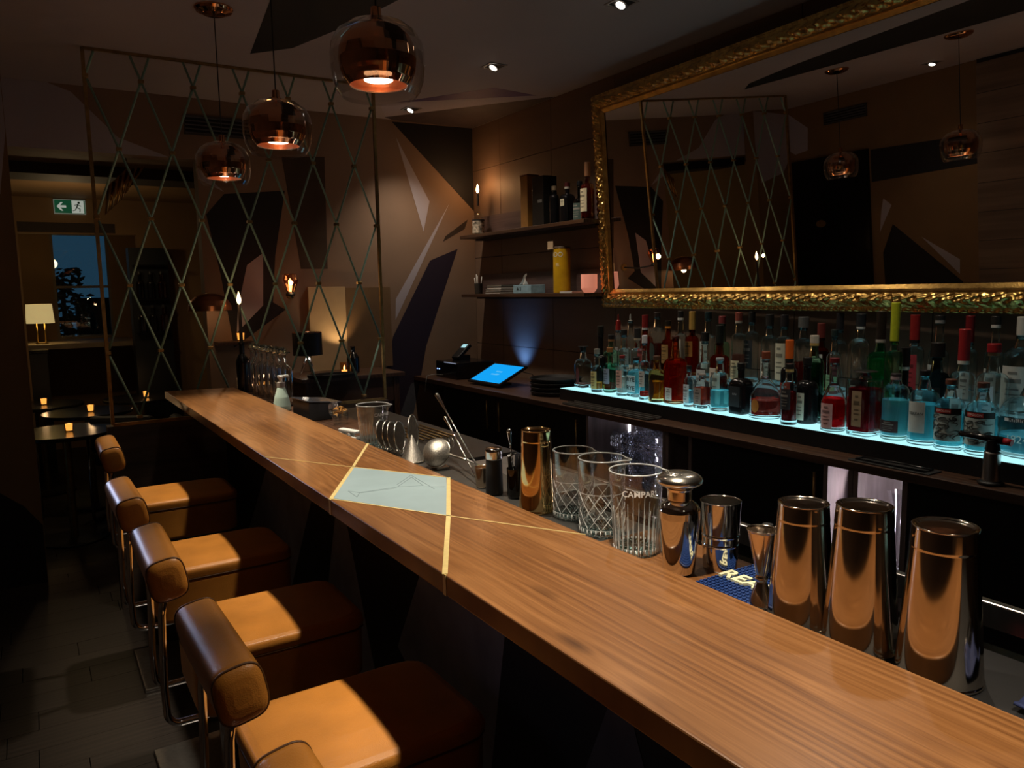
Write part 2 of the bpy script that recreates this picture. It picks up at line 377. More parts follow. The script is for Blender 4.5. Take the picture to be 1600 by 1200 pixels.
# ---------------------------------------------------------------- floor, ceiling
fl = WOOD('floor_boards', (.010, .0075, .006), (.020, .015, .012), (.036, .027, .021), 1.4, 'X', .42, .0)
m = MB()
yy = -1.3; k = 0
random.seed(3)
while yy < 9.7:                                                      # boards with open joints
    xs = -0.75 - random.random() * .6
    while xs < 3.0:
        L = 1.1; m.box(max(xs, -1.1), min(xs + L - .003, 3.0), yy, yy + .1485, -.02, 0); xs += L
    yy += .15
m.box(-1.1, 3.0, -1.3, 9.7, -.05, -.021, 0)
struct(m.build('floor', [fl, black_m]))
m = MB().box(-.7, 3.0, -1.3, 5.10, Z(1.177), Z(1.277), 0)
for poly, mi in (([(.84, 2.2), (.935, 3.265), (1.038, 4.015), (1.192, 3.828), (1.319, 3.368), (1.382, 3.014), (1.55, 1.9), (1.5, .4), (.78, .9)], 1),
                 ([(2.069, 4.585), (2.425, 3.998), (2.746, 4.03)], 2),
                 ([(2.163, 4.999), (2.855, 4.009), (2.868, 4.02), (2.868, 5.048), (2.236, 5.048)], 3),
                 ([(2.01, 4.70), (2.069, 4.59), (2.746, 4.036), (2.85, 4.005), (2.163, 4.990)], 4)):
    m.prism(poly, 'Z', Z(1.1764 if mi < 4 else 1.1767), Z(1.178), mi)
struct(m.build('ceiling', [ceil_p, navy_p, purple, P('dark_ceiling_paint', (.07, .05, .048), .6), lilac]))
struct(MB().box(-1.1, 2.0, 5.15, 9.6, Z(.872), Z(.97)).build('ceiling_rear', brown))
# ---------------------------------------------------------------- back-bar wall with jointed panels
tile = P('wall_panel_laminate', (.18, .115, .078), .58, var=.12, scale=2.2, stretch=(1, .5, 3), bump=.08, bscale=90)
m = MB().box(2.885, 3.0, -1.3, 5.15, 0, Z(1.177), 1)
ys = [5.05, 4.672, 4.056, 3.44, 2.83, 2.215, 1.60, .985, .37, -.245, -.86, -1.3]
zs = [0, Z(-1.02), Z(-.39), Z(.24), Z(.868), Z(1.177)]
for a, b in zip(ys, ys[1:]):
    for c, d in zip(zs, zs[1:]): m.box(2.87, 2.886, b + .002, a - .002, c + .002, d - .002, 0)
struct(m.build('wall_right', [tile, black_m]))
# ---------------------------------------------------------------- far wall with its painted shards
def wall_y(name, poly_list, yf, shards, mats):
    m = MB()
    for x0, x1, z0, z1 in poly_list: m.box(x0, x1, yf, yf + .12, z0, z1, 0)
    for i, (poly, mi) in enumerate(shards): m.prism([(x, Z(z)) for x, z in poly], 'Y', yf - .0005 - .00004 * i, yf + .01, mi)
    return struct(m.build(name, mats))
wall_y('wall_far', [(.95, 2.87, 0, Z(1.177)), (-.02, .95, Z(.82), Z(1.177))], 5.05, [
    ([(2.236, 1.164), (2.868, 1.1765), (2.868, .584)], 1),
    ([(2.265, 1.06), (2.505, .638), (2.451, .426)], 2),
    ([(2.665, .631), (2.357, .163), (2.219, -.047), (2.21, -.195), (2.408, .163)], 2),
    ([(2.723, .307), (2.496, .222), (2.186, -.312), (2.104, -.643), (2.0, -1.2), (2.25, -1.2), (2.311, -.659), (2.389, -.628), (2.443, -.394), (2.665, .163)], 3),
    ([(2.311, -.659), (2.391, -.628), (2.306, -.94), (2.24, -1.2), (2.08, -1.2)], 4),
    ([(2.815, .522), (2.786, .452), (2.604, .356), (2.626, .397)], 5),
    ([(.985, .494), (1.098, .622), (1.475, .661), (1.391, .246), (1.36, -.05), (1.44, -.10), (1.101, -.33), (1.048, .125)], 1),
    ([(1.211, .188), (1.315, .265), (1.296, -.068), (1.123, -.236), (1.14, -.076)], 2),
    ([(1.466, .872), (1.748, .893), (1.734, .164), (1.553, .164)], 6),
    ([(-.019, 1.1765), (.20, 1.1765), (.312, 1.14), (.534, .911), (.80, .8205), (-.019, .8205)], 2),
    ([(.951, .775), (1.099, .634), (.951, .705)], 2)],
    [taupe, black_p, lilac, plum, P('slate_paint', (.075, .075, .09), .7), P('dark_brown_paint', (.04, .025, .016), .7), P('umber_paint', (.055, .033, .018), .7)])
wall_y('wall_far_left', [(-.72, -.01, 0, Z(1.177))], 4.92, [
    ([(-.70, 1.1), (-.012, 1.1765), (-.012, .87), (-.06, .55), (-.35, .62)], 1),
    ([(-.70, -.85), (-.35, -.90), (-.09, -1.13), (-.012, -1.25), (-.012, -1.579), (-.70, -1.579)], 2)], [brown, lilac, black_p])
# half wall under the lattice
m = MB().box(.30, 1.80, 4.262, 4.34, 0, Z(-.64))
struct(m.build('partition_wall', WOOD('partition_wood', (.035, .022, .016), (.065, .043, .031), (.10, .068, .05), 1.5, 'X', .55, .0)))
# ---------------------------------------------------------------- wall opposite the bar
m = MB().box(-.57, -.45, -1.3, 4.92, 0, Z(1.177), 0)
for poly, mi in (([(4.915, 1.13), (4.71, .974), (4.723, .783), (4.859, .765), (4.915, .80)], 1), ([(4.10, .69), (3.219, .666), (3.219, .453), (4.10, .427)], 2),
                 ([(4.0, .284), (3.928, .224), (4.041, .009), (4.022, .182)], 1), ([(4.019, -.162), (3.922, .069), (3.352, -.414), (3.38, -.7), (4.0, -.7)], 2), ([(3.678, -.051), (3.374, -.242), (3.376, -.354)], 1)):
    m.prism([(y, Z(z)) for y, z in poly], 'X', -.46, -.4495, mi)
struct(m.build('wall_left', [brown, lilac, black_p]))
m = MB()
for k in range(13): m.box(-.45, -.428, -1.3, 3.22, .21 * k + .002, .21 * k + .208, 0)
m.box(-.45, -.433, -1.3, 3.218, 0, Z(1.176), 1)
struct(m.build('trim_1', [panel_wood, black_m]))
struct(MB().box(-.57, 3.0, -1.42, -1.30, 0, Z(1.177)).build('wall_near', brown))
d = MB().box(-.45, -.415, 4.115, 4.88, 0, Z(.70)).build('door_1', black_g); struct(d)
pl = MB().loft([(-.415, .001), (-.415, .052, 2, .62), (-.410, .050, 2, .62), (-.4095, .001)], 32, 0, False, caps=False, rot=Matrix(((0, 0, 1), (1, 0, 0), (0, 1, 0))), c=(0, 4.593, Z(.128)))
tag(pl.build('door_sign', brass, None), 'small oval brass sign on the black door', 'sign')
def vent(loc, w, h, axis, label):
    t = thing('air_vent', label, 'vent', loc, 0)
    f = MB(); s = MB(); b = MB(); n = 5
    def bx(mm, a0, a1, z0, z1, d0, d1, i=0):
        if axis == 'Y': mm.box(a0, a1, d0, d1, z0, z1, i)
        else: mm.box(-d1, -d0, a0, a1, z0, z1, i)
    bx(f, -w / 2, w / 2, h / 2 - .008, h / 2, -.012, 0); bx(f, -w / 2, w / 2, -h / 2, -h / 2 + .008, -.012, 0)
    bx(f, -w / 2, -w / 2 + .008, -h / 2, h / 2, -.012, 0); bx(f, w / 2 - .008, w / 2, -h / 2, h / 2, -.012, 0)
    f.build('vent_frame', P('vent_frame_paint', (.06, .05, .045), .6), t)
    bx(b, -w / 2 + .006, w / 2 - .006, -h / 2 + .006, h / 2 - .006, -.002, 0); b.build('dark_backing', black_p, t)
    for i in range(n):
        zc = -h / 2 + h * (i + .5) / n; bx(s, -w / 2 + .008, w / 2 - .008, zc - h / n * .16, zc + h / n * .16, -.010, -.003)
    s.build('louvre', P('louvre_paint', (.09, .09, .10), .5), t)
vent((1.09, 5.05, Z(1.02)), .40, .115, 'Y', 'long slotted air vent on the far wall seen through the lattice')
vent((-.45, 4.325, Z(1.015)), .42, .105, 'X', 'slotted air vent on the opposite wall above the black door, seen in the mirror')
# ---------------------------------------------------------------- back room behind the opening
struct(MB().box(-1.1, -1.0, 5.04, 9.6, 0, Z(.97)).build('wall_rear_left', brown))
m = MB().box(1.62, 1.72, 5.17, 9.6, 0, Z(.97), 0)
m.prism([(5.6, Z(.3)), (6.4, Z(.62)), (7.3, Z(.1)), (6.1, Z(-.2))], 'X', 1.6195, 1.63, 1); m.prism([(6.2, Z(-.30)), (7.8, Z(.2)), (8.6, Z(-.6)), (6.6, Z(-.9))], 'X', 1.6195, 1.63, 2)
struct(m.build('wall_rear_right', [brown, black_p, lilac]))
wall_y('wall_rear_inner', [(-1.0, .0, 0, Z(.872)), (0, 1.62, Z(.565), Z(.872)), (.92, 1.62, 0, Z(.565))], 7.9, [([(0.0, .66), (.75, .66), (.75, .575), (0.0, .575)], 1)], [brown, P('lintel_paint', (.03, .018, .01), .7)])
wall_y('wall_rear_end', [(-1.0, .27, 0, Z(.872)), (.80, 1.62, 0, Z(.872)), (.27, .80, Z(.68), Z(.872)), (.27, .80, 0, Z(-.43))], 9.3, [], [brown])
wf = MB()
for a in ((.27, .295), (.775, .80)): wf.box(a[0], a[1], 9.30, 9.36, Z(-.43), Z(.68))
wf.box(.295, .775, 9.30, 9.36, Z(-.43), Z(-.40)); wf.box(.295, .775, 9.30, 9.36, Z(.65), Z(.68)); wf.box(.295, .775, 9.31, 9.35, Z(.105), Z(.13))
win = struct(wf.build('window_1', P('window_frame_paint', (.16, .12, .08), .5)))
MB().box(.295, .775, 9.328, 9.332, Z(-.40), Z(.65)).build('window_pane', THIN('window_glass', (.80, .86, .9)), win)
struct(MB().box(-.2, .92, 8.35, 9.30, Z(-.47), Z(-.425)).build('window_sill', P('sill_paint', (.22, .16, .10), .5)))
m = MB().box(-.9, 1.6, 5.9, 6.25, Z(.80), Z(.872)); struct(m.build('ceiling_beam', P('beam_paint', (.035, .02, .01), .7)))
# exit sign
t = thing('exit_sign', 'green and white emergency exit sign with arrow and running figure on the rear room wall', 'sign', (.405, 7.87, Z(.795)))
MB().box(-.122, .122, -.012, .028, -.062, .062).build('sign_case', P('sign_white', (.45, .48, .45), .5, emit=(.6, .7, .62), es=.10), t, bevel=.002)
MB().box(-.116, .116, -.014, -.011, -.056, .056).build('green_panel', P('sign_green', (.004, .07, .03), .4, emit=(.005, .10, .045), es=.35), t)
wht = P('sign_glyph_white', (.6, .65, .6), .5, emit=(.75, .85, .78), es=.32)
m = MB().prism([(-.10, 0), (-.068, .036), (-.050, .036), (-.072, .010), (-.028, .010), (-.028, -.010), (-.072, -.010), (-.050, -.036), (-.068, -.036)], 'Y', -.0155, -.0142)
m.build('arrow', wht, t)
MB().box(.015, .108, -.0152, -.0142, -.054, .054).build('doorway_field', wht, t)
m = MB().sphere((.070, -.0165, .036), .010, 10, 6, sc=(1, .2, 1))
for a, b, r in (((.064, .024), (.052, -.006), .009), ((.062, .022), (.036, .012), .005), ((.062, .02), (.086, .006), .005), ((.052, -.006), (.078, -.018), .0065), ((.078, -.018), (.074, -.044), .0055), ((.052, -.006), (.040, -.028), .0065), ((.040, -.028), (.020, -.034), .0055)):
    m.tube([(a[0], -.0162, a[1]), (b[0], -.0162, b[1])], r * .6, 6)
m.build('running_figure', P('sign_green_figure', (.004, .07, .03), .5), t)
# gold ribbed ceiling lamps
gold_r = P('ribbed_gold', (.85, .62, .30), .22, 1., .1, 20)
t = thing('ribbed_lamp', 'fan shaped gold ribbed lamp hanging behind the opening near the exit sign', 'lamp', (.59, 5.45, Z(.872)))
lo_, hi_ = [(.467, .51), (.56, .60), (.66, .74)], [(.490, .680), (.613, .80), (.714, .815)]
def lerp_(pl, u): i = min(1, int(u * 2)); f = u * 2 - i; return [pl[i][k] + (pl[i + 1][k] - pl[i][k]) * f for k in (0, 1)]
m = MB(); vs = []; n = 48
for k in range(n + 1):
    u = k / n; yb = .022 * abs(math.sin(u * PI * 6)); a_, b_ = lerp_(lo_, u), lerp_(hi_, u); vs += [(a_[0] - .59, -yb, a_[1] - .872), (b_[0] - .59, -yb, b_[1] - .872)]
m.add(vs, [(2 * q, 2 * q + 2, 2 * q + 3, 2 * q + 1) for q in range(n)], 0, True); o = m.build('ribbed_shade', gold_r, t); q = o.modifiers.new('thickness', 'SOLIDIFY'); q.thickness = .003
MB().tube([(.02, .008, 0), (.02, .008, -.12)], .004, 8).build('hanging_rod', brass_old, t)
# table lamp on the window sill
t = thing('table_lamp', 'lit table lamp with pale yellow drum shade on the window sill of the rear room', 'lamp', (.115, 8.6, Z(-.425)))
m = MB().loft([(0, .055), (.012, .055), (.012, .02)], 20); m.build('base', brass_old, t)
m = MB()
for k in range(4):
    a = PI / 4 + k * PI / 2; m.tube([(.045 * math.cos(a), .045 * math.sin(a), .012), (.045 * math.cos(a), .045 * math.sin(a), .20)], .005, 6)
m.build('stem', brass, t)
m = MB().loft([(.195, .118), (.195, .120), (.375, .108), (.375, .106), (.195, .118)], 28, caps=False)
m.build('lamp_shade', P('lit_shade_fabric', (.6, .5, .28), .9, emit=(1., .74, .30), es=.42), t)
MB().sphere((0, 0, .27), .028, 10, 8).build('bulb', E('bulb_warm', (1., .75, .4), 6.), t)
# outside the window
t = thing('street_tree', 'dark leafy tree outside the dusk blue window', 'tree', (.36, 9.72, 0))
random.seed(5); m = MB()
for k in range(260):
    a = random.random() * 2 * PI; rr = random.random() ** .5 * .30; zc = Z(-.02) + random.uniform(-.42, .35); rr *= 1 - abs(zc - Z(-.05)) * 1.1
    p = Vector((rr * math.cos(a), rr * math.sin(a), zc)); s_ = .035 + .03 * random.random()
    R = Matrix.Rotation(random.random() * 6, 3, 'X') @ Matrix.Rotation(random.random() * 6, 3, 'Z')
    m.add([p + R @ Vector(q) * s_ for q in ((-1, 0, 0), (0, -.5, .1), (1, 0, 0), (0, .5, .1))], [(0, 1, 2, 3)])
m.build('foliage', P('dark_foliage', (.01, .016, .01), .8), t, fix=False)
MB().tube([(0, 0, 0), (.02, 0, 1.0), (0, 0, 1.6)], [.05, .04, .02], 8).build('trunk', P('bark', (.02, .014, .01), .9), t)
t = thing('building', 'dark building block outside the window beside the tree', 'building', (.62, 10.15, 0))
MB().box(-.12, .35, 0, .3, 0, Z(-.02)).build('facade', P('dark_facade', (.012, .014, .016), .8), t)
MB().box(-.13, .36, -.02, .32, Z(-.02), Z(.0)).build('roof', P('dark_roof', (.008, .008, .01), .8), t)
# ---------------------------------------------------------------- lattice screen at the end of the bar
LY = 4.27
t = thing('lattice_screen', 'brass framed room divider of crossing pale green rods at the far end of the bar', 'screen', (1.05, LY, Z(-.64)))
org = (1.05, LY, Z(-.64))
x0, x1, zb, zt = .326, 1.782, -.632, 1.172
for (a, b, c, d) in ((x0 - .008, x0 + .008, zb, zt), (x1 - .008, x1 + .008, zb, zt), (x0, x1, zb - .008, zb + .008), (x0, x1, zt - .008, zt + .004)):
    MB().box(a, b, LY - .008, LY + .008, Z(c), Z(d)).build('frame_bar', brass_old, t, org)
rodm = P('green_cord', (.30, .50, .42), .5, var=.2, scale=200)
sl = .12 / .3293                                                     # horizontal run per unit height
rods = []
for k in range(-9, 16):                                               # rods leaning one way, then the other
    for sg in (1, -1):
        xa = .33 + .24 * k                                            # passes (xa, 1.045)
        za, zbm = zt - .01, zb + .02
        p = [xa + sg * (za - 1.045) * sl, za]; q = [xa + sg * (zbm - 1.045) * sl, zbm]
        def clip(p, q):
            for xl, lo in ((x0 + .01, True), (x1 - .01, False)):
                ip = p[0] < xl if lo else p[0] > xl; iq = q[0] < xl if lo else q[0] > xl
                if ip and iq: return None
                if ip or iq:
                    f = (xl - p[0]) / (q[0] - p[0]); n = [xl, p[1] + f * (q[1] - p[1])]
                    if ip: p = n
                    else: q = n
            return p, q
        c = clip(p, q)
        if c is None or abs(c[0][1] - c[1][1]) < .08: continue
        (xa1, za1), (xb1, zb1) = c; dy = .005 * sg
        MB().tube([(xa1, LY + dy, Z(za1)), (xb1, LY + dy, Z(zb1))], .0058, 8).build('rod', rodm, t, org)
for j in range(6):
    for k in range(7):
        x = .33 + .24 * k + (.12 if j % 2 else 0)
        if x > x1: continue
        MB().box(x - .013, x + .013, LY - .014, LY + .014, Z(1.045 - .3293 * j - .008), Z(1.045 - .3293 * j + .008)).build('clip', brass_old, t, org, bevel=.002)
# ---------------------------------------------------------------- copper pendants
pg = THIN('pendant_glass', (.90, .88, .86), .09, 1.0)
cop_t = THIN('copper_mirror_glass', (.10, .035, .015), .55, .45, .04, (.80, .36, .19))
def pendant(i, y, label):
    g = 'copper glass pendants over the bar'
    t = thing('pendant_lamp', label, 'pendant lamp', (.758, y, Z(1.177)), 0, g)
    D = -1.177
    MB().loft([(0, .075), (-.006, .077), (-.016, .070), (-.026, .045), (-.030, .012), (-.030, .0005)], 40, caps=False).build('canopy', copper, t)
    MB().tube([(0, 0, -.028), (0, 0, .655 + D)], .0022, 8).build('cord', black_m, t)
    MB().loft([(.668 + D, .004), (.668 + D, .012), (.640 + D, .0135), (.640 + D, .016), (.634 + D, .016)], 24).build('lamp_holder', copper, t)
    outer = [(.640, .010), (.638, .040), (.628, .070), (.610, .094), (.585, .108), (.56, .112), (.53, .1115), (.500, .107), (.478, .099), (.464, .088)]
    MB().loft([(z + D, r) for z, r in outer], 48, caps=False).build('glass_dome', pg, t)
    dome = [(.632, .008), (.629, .035), (.618, .060), (.600, .079), (.575, .090), (.55, .0925), (.525, .089), (.505, .080), (.490, .0685)]
    inner = [(.492, .067), (.507, .078), (.526, .086), (.55, .0895), (.575, .087), (.600, .076), (.617, .057), (.626, .034), (.629, .006)]
    o = MB(); o.loft([(z + D, r) for z, r in dome], 48, 0, caps=False); o.loft([(z + D, r) for z, r in inner], 48, 1, caps=False)
    o.loft([(.490 + D, .0685), (.492 + D, .067)], 48, 1, caps=False)
    o.build('copper_shade', [copper, copper_in], t, fix=False)
    MB().loft([(.512 + D, .001), (.505 + D, .030), (.503 + D, .034), (.502 + D, .001)], 32, caps=False).build('led_lens', E('led_disc', (1., .90, .74), 22.), t)
    MB().loft([(.60 + D, .02), (.52 + D, .036), (.51 + D, .036)], 24, caps=False).build('lamp_body', copper_in, t)
    return t
for i, y in enumerate(PEND):
    pendant(i, y, ['farthest copper pendant, hanging in front of the air vent', 'middle copper pendant between the two others over the bar',
                   'nearest visible copper pendant with glowing white lamp, above the slate inlay', 'copper pendant over the near part of the bar, above the photo', 'added copper pendant nearest the entrance, behind the viewpoint, brightening the near bar'][i])
# ---------------------------------------------------------------- recessed downlights
def downlight(x, y, label, tilt=.5):
    t = thing('downlight', label, 'downlight', (x, y, Z(1.177)), 0, 'square recessed downlights')
    f = MB(); a, b = .052, .042
    for q in ((-a, a, -a, -b), (-a, a, b, a), (-a, -b, -b, b), (b, a, -b, b)): f.box(q[0], q[1], q[2], q[3], -.004, .0)
    f.build('trim_ring', P('downlight_trim', (.30, .27, .25), .5), t)
    MB().box(-b, b, -b, b, -.0012, -.0006).build('recess', black_p, t)
    R = Matrix.Rotation(tilt, 3, 'Y')
    MB().loft([(-.012, .030), (-.006, .030)], 24, rot=R, c=(0, 0, -.001)).build('lamp_gimbal', P('gimbal', (.25, .22, .2), .4, .6), t)
    MB().loft([(-.0135, .020), (-.0125, .020)], 24, rot=R, c=(0, 0, -.001)).build('lamp_lens', E('downlight_lens', (1., .90, .76), 9.), t)
for (x, y), l in zip(DOWN, ('middle square recessed downlight of the row along the back bar', 'square recessed downlight by the purple ceiling shard, farthest of the row', 'square recessed downlight at the top edge of the photo', 'square recessed downlight of the back bar row, beyond the top edge of the photo')):
    downlight(x, y, l)
downlight(-.04, 3.3, 'recessed downlight above the stools, seen only in the mirror', -.3)
# ---------------------------------------------------------------- leaning gilt mirror
TH = math.radians(3.6); PH = math.radians(1.4)                      # leans forward, and stands off the wall a little more at its near end
MZ0, MX0 = -.110, 2.842                                              # bottom rear edge
MH, MY0, MY1 = 1.17, 3.50, -.30                                      # height, far end, near end (beyond the frame)
mt = thing('gilt_mirror', 'huge leaning mirror in an ornate gilt frame on the back-bar wall', 'mirror', (MX0 - math.sin(PH) * (MY0 - MY1) / 2, MY0 - math.cos(PH) * (MY0 - MY1) / 2, Z(MZ0)), -PH)
RM = Matrix.Rotation(-TH, 3, 'Y')
L = MY0 - MY1; FW = .105
def mp_(u, v, d):                                                    # u along the wall (from the far end), v up, d out of the frame
    p = RM @ Vector((-d, 0, v)); return (p.x, L / 2 - u, p.z)
def relief(s, c):
    """height of the carved moulding: s along, c across 0 (outer) .. 1 (inner)"""
    base = .012 + .030 * math.sin(min(1, c * 1.25) * PI * .62) ** 1.0
    if c < .13:
        return .012 + .012 * abs(math.sin(s * PI / .030)) * math.sin(PI * c / .13)          # rope rim
    if c < .20: return .020
    if c < .72:
        q = (c - .20) / .52; lead = math.sin(PI * q)
        ph = s * 2 * PI / .115
        leaf = abs(math.sin(ph + 2.2 * math.sin(q * PI * 1.4))) ** .8
        curl = .5 + .5 * math.sin(ph * 2.0 + 5 * q) * math.cos(ph * .5 - 7 * q)
        vein = .5 + .5 * math.sin(s * 2 * PI / .017 + 9 * q)
        return .020 + lead * (.012 * leaf + .012 * curl + .004 * vein)
    if c < .80: return .022
    return .022 - .012 * (c - .80) / .2
def strip(o, p0, p1, horizontal, sign):
    """one mitred side of the frame"""
    n = max(8, int(abs(p1 - p0) / .0042)); cs = [0, .03, .065, .10, .13, .14, .20, .21] + [.21 + .51 * k / 13 for k in range(1, 14)] + [.73, .80, .86, .93, 1.0]
    vs = []
    for c in cs:
        a = p0 + c * FW; b = p1 - c * FW
        for i in range(n + 1):
            s = a + (b - a) * i / n; hgt = relief(s, c)
            jig = .0015 * math.sin(s * 211 + c * 17)
            vs.append((s, c * FW, hgt + (jig if .2 < c < .72 else 0)))
    m_ = len(cs); fs = [(r * (n + 1) + i, r * (n + 1) + i + 1, (r + 1) * (n + 1) + i + 1, (r + 1) * (n + 1) + i) for r in range(m_ - 1) for i in range(n)]
    if horizontal: pts = [mp_(s, (cw if sign > 0 else MH - cw), hh) for s, cw, hh in vs]
    else: pts = [mp_((cw if sign > 0 else L - cw), s, hh) for s, cw, hh in vs]
    o.add(pts, fs, 0, True)
gilt = P('carved_gilt', (.78, .47, .14), .26, 1., .35, 26, bump=.35, bscale=160)
fm = MB()
strip(fm, 0, L, True, 1); strip(fm, 0, L, True, -1); strip(fm, 0, MH, False, 1); strip(fm, 0, MH, False, -1)
fm.build('gilt_frame', gilt, mt, fix=False)
m = MB()
for (u0, u1, v0, v1) in ((0, L, 0, .03), (0, L, MH - .03, MH), (0, .03, 0, MH), (L - .03, L, 0, MH)):
    v = [mp_(u, vv, d) for d in (.0, .013) for vv in (v0, v1) for u in (u0, u1)]
    m.add(v, [(0, 2, 3, 1), (4, 5, 7, 6), (0, 1, 5, 4), (2, 6, 7, 3), (0, 4, 6, 2), (1, 3, 7, 5)])
m.build('frame_core', P('frame_core_wood', (.25, .15, .05), .5), mt)
g = FW - .004
MB().add([mp_(g, g, .006), (mp_(L - g, g, .006)), mp_(L - g, MH - g, .006), mp_(g, MH - g, .006), mp_(g, g, .003), mp_(L - g, g, .003), mp_(L - g, MH - g, .003), mp_(g, MH - g, .003)],
         [(0, 1, 2, 3), (7, 6, 5, 4), (0, 4, 5, 1), (1, 5, 6, 2), (2, 6, 7, 3), (3, 7, 4, 0)]).build('mirror_glass', P('silvered_glass', (.80, .80, .78), .0, 1., .0, 1), mt)
# ---------------------------------------------------------------- the bar
BL, BR, BT = .570, .896, Z(-.48)
bt = thing('bar_counter', 'long walnut bar counter with brass inlay lines and a slate diamond', 'bar counter', (.73, 1.9, 0))
bo = (.73, 1.9, 0)
MB().prism([(BL, -.6), (BR, -.6), (BR, 4.165), (BL, 4.245)], 'Z', BT - .037, BT).build('bar_top', walnut, bt, bo, bevel=.0025)
slate = P('slate_inlay', (.235, .325, .365), .38, var=.10, scale=7, bump=.05)
MB().prism([(.735, 2.005), (.888, 1.742), (.735, 1.440), (.579, 1.722)], 'Z', BT - .001, BT + .0006).build('slate_diamond', slate, bt, bo)
m = MB()
def strip2(a, b, wd):
    a, b = Vector(a), Vector(b); n = Vector((-(b - a).y, (b - a).x)).normalized() * wd / 2
    m.prism([tuple(a + n), tuple(b + n), tuple(b - n), tuple(a - n)], 'Z', BT - .001, BT + .0009)
for a, b, wd in (((.735, 2.008), (.5705, 2.297), .0035), ((.735, 2.008), (.8955, 2.30), .008), ((.735, 2.008), (.8945, 1.738), .0045), ((.735, 2.008), (.573, 1.722), .0095),
                 ((.735, 1.437), (.8945, 1.742), .0095), ((.735, 1.437), (.573, 1.722), .0045), ((.735, 1.437), (.5705, 1.135), .0095), ((.735, 1.437), (.8955, 1.165), .0035)): strip2(a, b, wd)
m.box(BL - .0008, BL + .002, 1.716, 1.728, BT - .037, BT); m.box(BL - .0008, BL + .002, 1.130, 1.141, BT - .037, BT)
m.build('brass_inlay', P('inlay_brass', (.62, .50, .22), .45, .25, .08, 60), bt, bo)
m = MB(); gv = P('engraved_line', (.14, .19, .21), .6)
for a, b in (((.631, 1.764), (.649, 1.735)), ((.649, 1.735), (.629, 1.70)), ((.629, 1.70), (.631, 1.764)), ((.649, 1.735), (.746, 1.731)), ((.650, 1.731), (.740, 1.722)), ((.746, 1.731), (.804, 1.705)), ((.746, 1.731), (.817, 1.801)), ((.817, 1.801), (.804, 1.705)), ((.754, 1.752), (.825, 1.822)), ((.825, 1.822), (.812, 1.659)), ((.798, 1.693), (.843, 1.66))):
    a, b = Vector(a), Vector(b); n = Vector((-(b - a).y, (b - a).x)).normalized() * .0009
    m.prism([tuple(a + n), tuple(b + n), tuple(b - n), tuple(a - n)], 'Z', BT + .0005, BT + .0009)
m.build('engraving', gv, bt, bo)
fr = MB().box(.845, .885, -.6, 4.20, 0, BT - .037, 0)
for i, (poly, mi) in enumerate((([(4.0, .25), (3.2, 1.0), (2.7, .9), (3.3, .1)], 1), ([(2.75, .2), (2.45, .95), (2.1, .2)], 1), ([(2.0, .55), (1.7, 1.03), (1.35, 1.03), (1.5, .3)], 1), ([(1.3, .2), (1.0, .9), (.7, .2)], 2), ([(.9, .7), (.6, 1.03), (.2, 1.03), (.4, .2)], 1))):
    fr.prism(poly, 'X', .8445 - .0001 * i, .85, mi)
fr.build('bar_front', [black_p, P('blue_grey_lit_paint', (.24, .27, .36), .65), P('blue_black_front', (.08, .09, .12), .65)], bt, bo)  # blue grey shards coloured lighter in place of cool light on the front
# bartender's side: timber rail, steel sinks, dark well
bs = thing('bar_rail', 'narrow timber rail shelf just below the bar top on the bartender side', 'shelf', (1.0, 1.4, 0))
MB().box(.8965, 1.11, .895, 1.20, Z(-.54), Z(-.515)).build('rail_board', walnut, bs, (1.0, 1.4, 0), bevel=.002)
MB().box(.8965, 1.11, -.6, .895, Z(-.54), Z(-.5155)).build('rail_board', P('rail_rubber', (.012, .012, .013), .5), bs, (1.0, 1.4, 0), bevel=.002)
MB().box(.8965, 1.11, 1.20, 2.62, Z(-.54), Z(-.5155)).build('rail_board', P('rail_steel', (.06, .06, .058), .4, .5, .1, 30), bs, (1.0, 1.4, 0), bevel=.002)
MB().box(.8965, 1.11, 2.62, 4.16, Z(-.54), Z(-.515)).build('rail_board', walnut_dark, bs, (1.0, 1.4, 0), bevel=.002)
MB().box(.8965, 1.10, -.6, 4.16, 0, Z(-.541)).build('rail_carcass', black_m, bs, (1.0, 1.4, 0))
ss = P('sink_steel', (.36, .36, .35), .38, .7, .12, 14)
sk = thing('steel_sink', 'stainless bartender sink bench with raised rim below the bar', 'sink', (1.36, 1.4, 0))
m = MB().box(1.115, 1.52, 1.86, 2.40, Z(-.66), Z(-.615)); m.build('drain_board', ss, sk, (1.36, 1.4, 0), bevel=.004)
m = MB().box(1.60, 1.625, -.5, 4.1, Z(-.70), Z(-.645)); m.build('rim', steel_b, sk, (1.36, 1.4, 0), bevel=.004)
MB().box(1.105, 1.60, -.5, 2.55, Z(-.75), Z(-.73)).build('ice_well', black_g, sk, (1.36, 1.4, 0))
MB().box(1.105, 1.62, 2.55, 4.1, Z(-.66), Z(-.64)).build('drip_tray', P('dark_drainer', (.04, .035, .03), .4), sk, (1.36, 1.4, 0))
m = MB()
for k in range(14): m.tube([(1.16 + .03 * k, 2.95, Z(-.632)), (1.16 + .03 * k, 3.30, Z(-.632))], .004, 6)
m.build('drain_grid', brass_old, sk, (1.36, 1.4, 0))
MB().box(1.105, 1.62, -.5, 4.1, 0, Z(-.752)).build('cabinet_body', black_m, sk, (1.36, 1.4, 0))
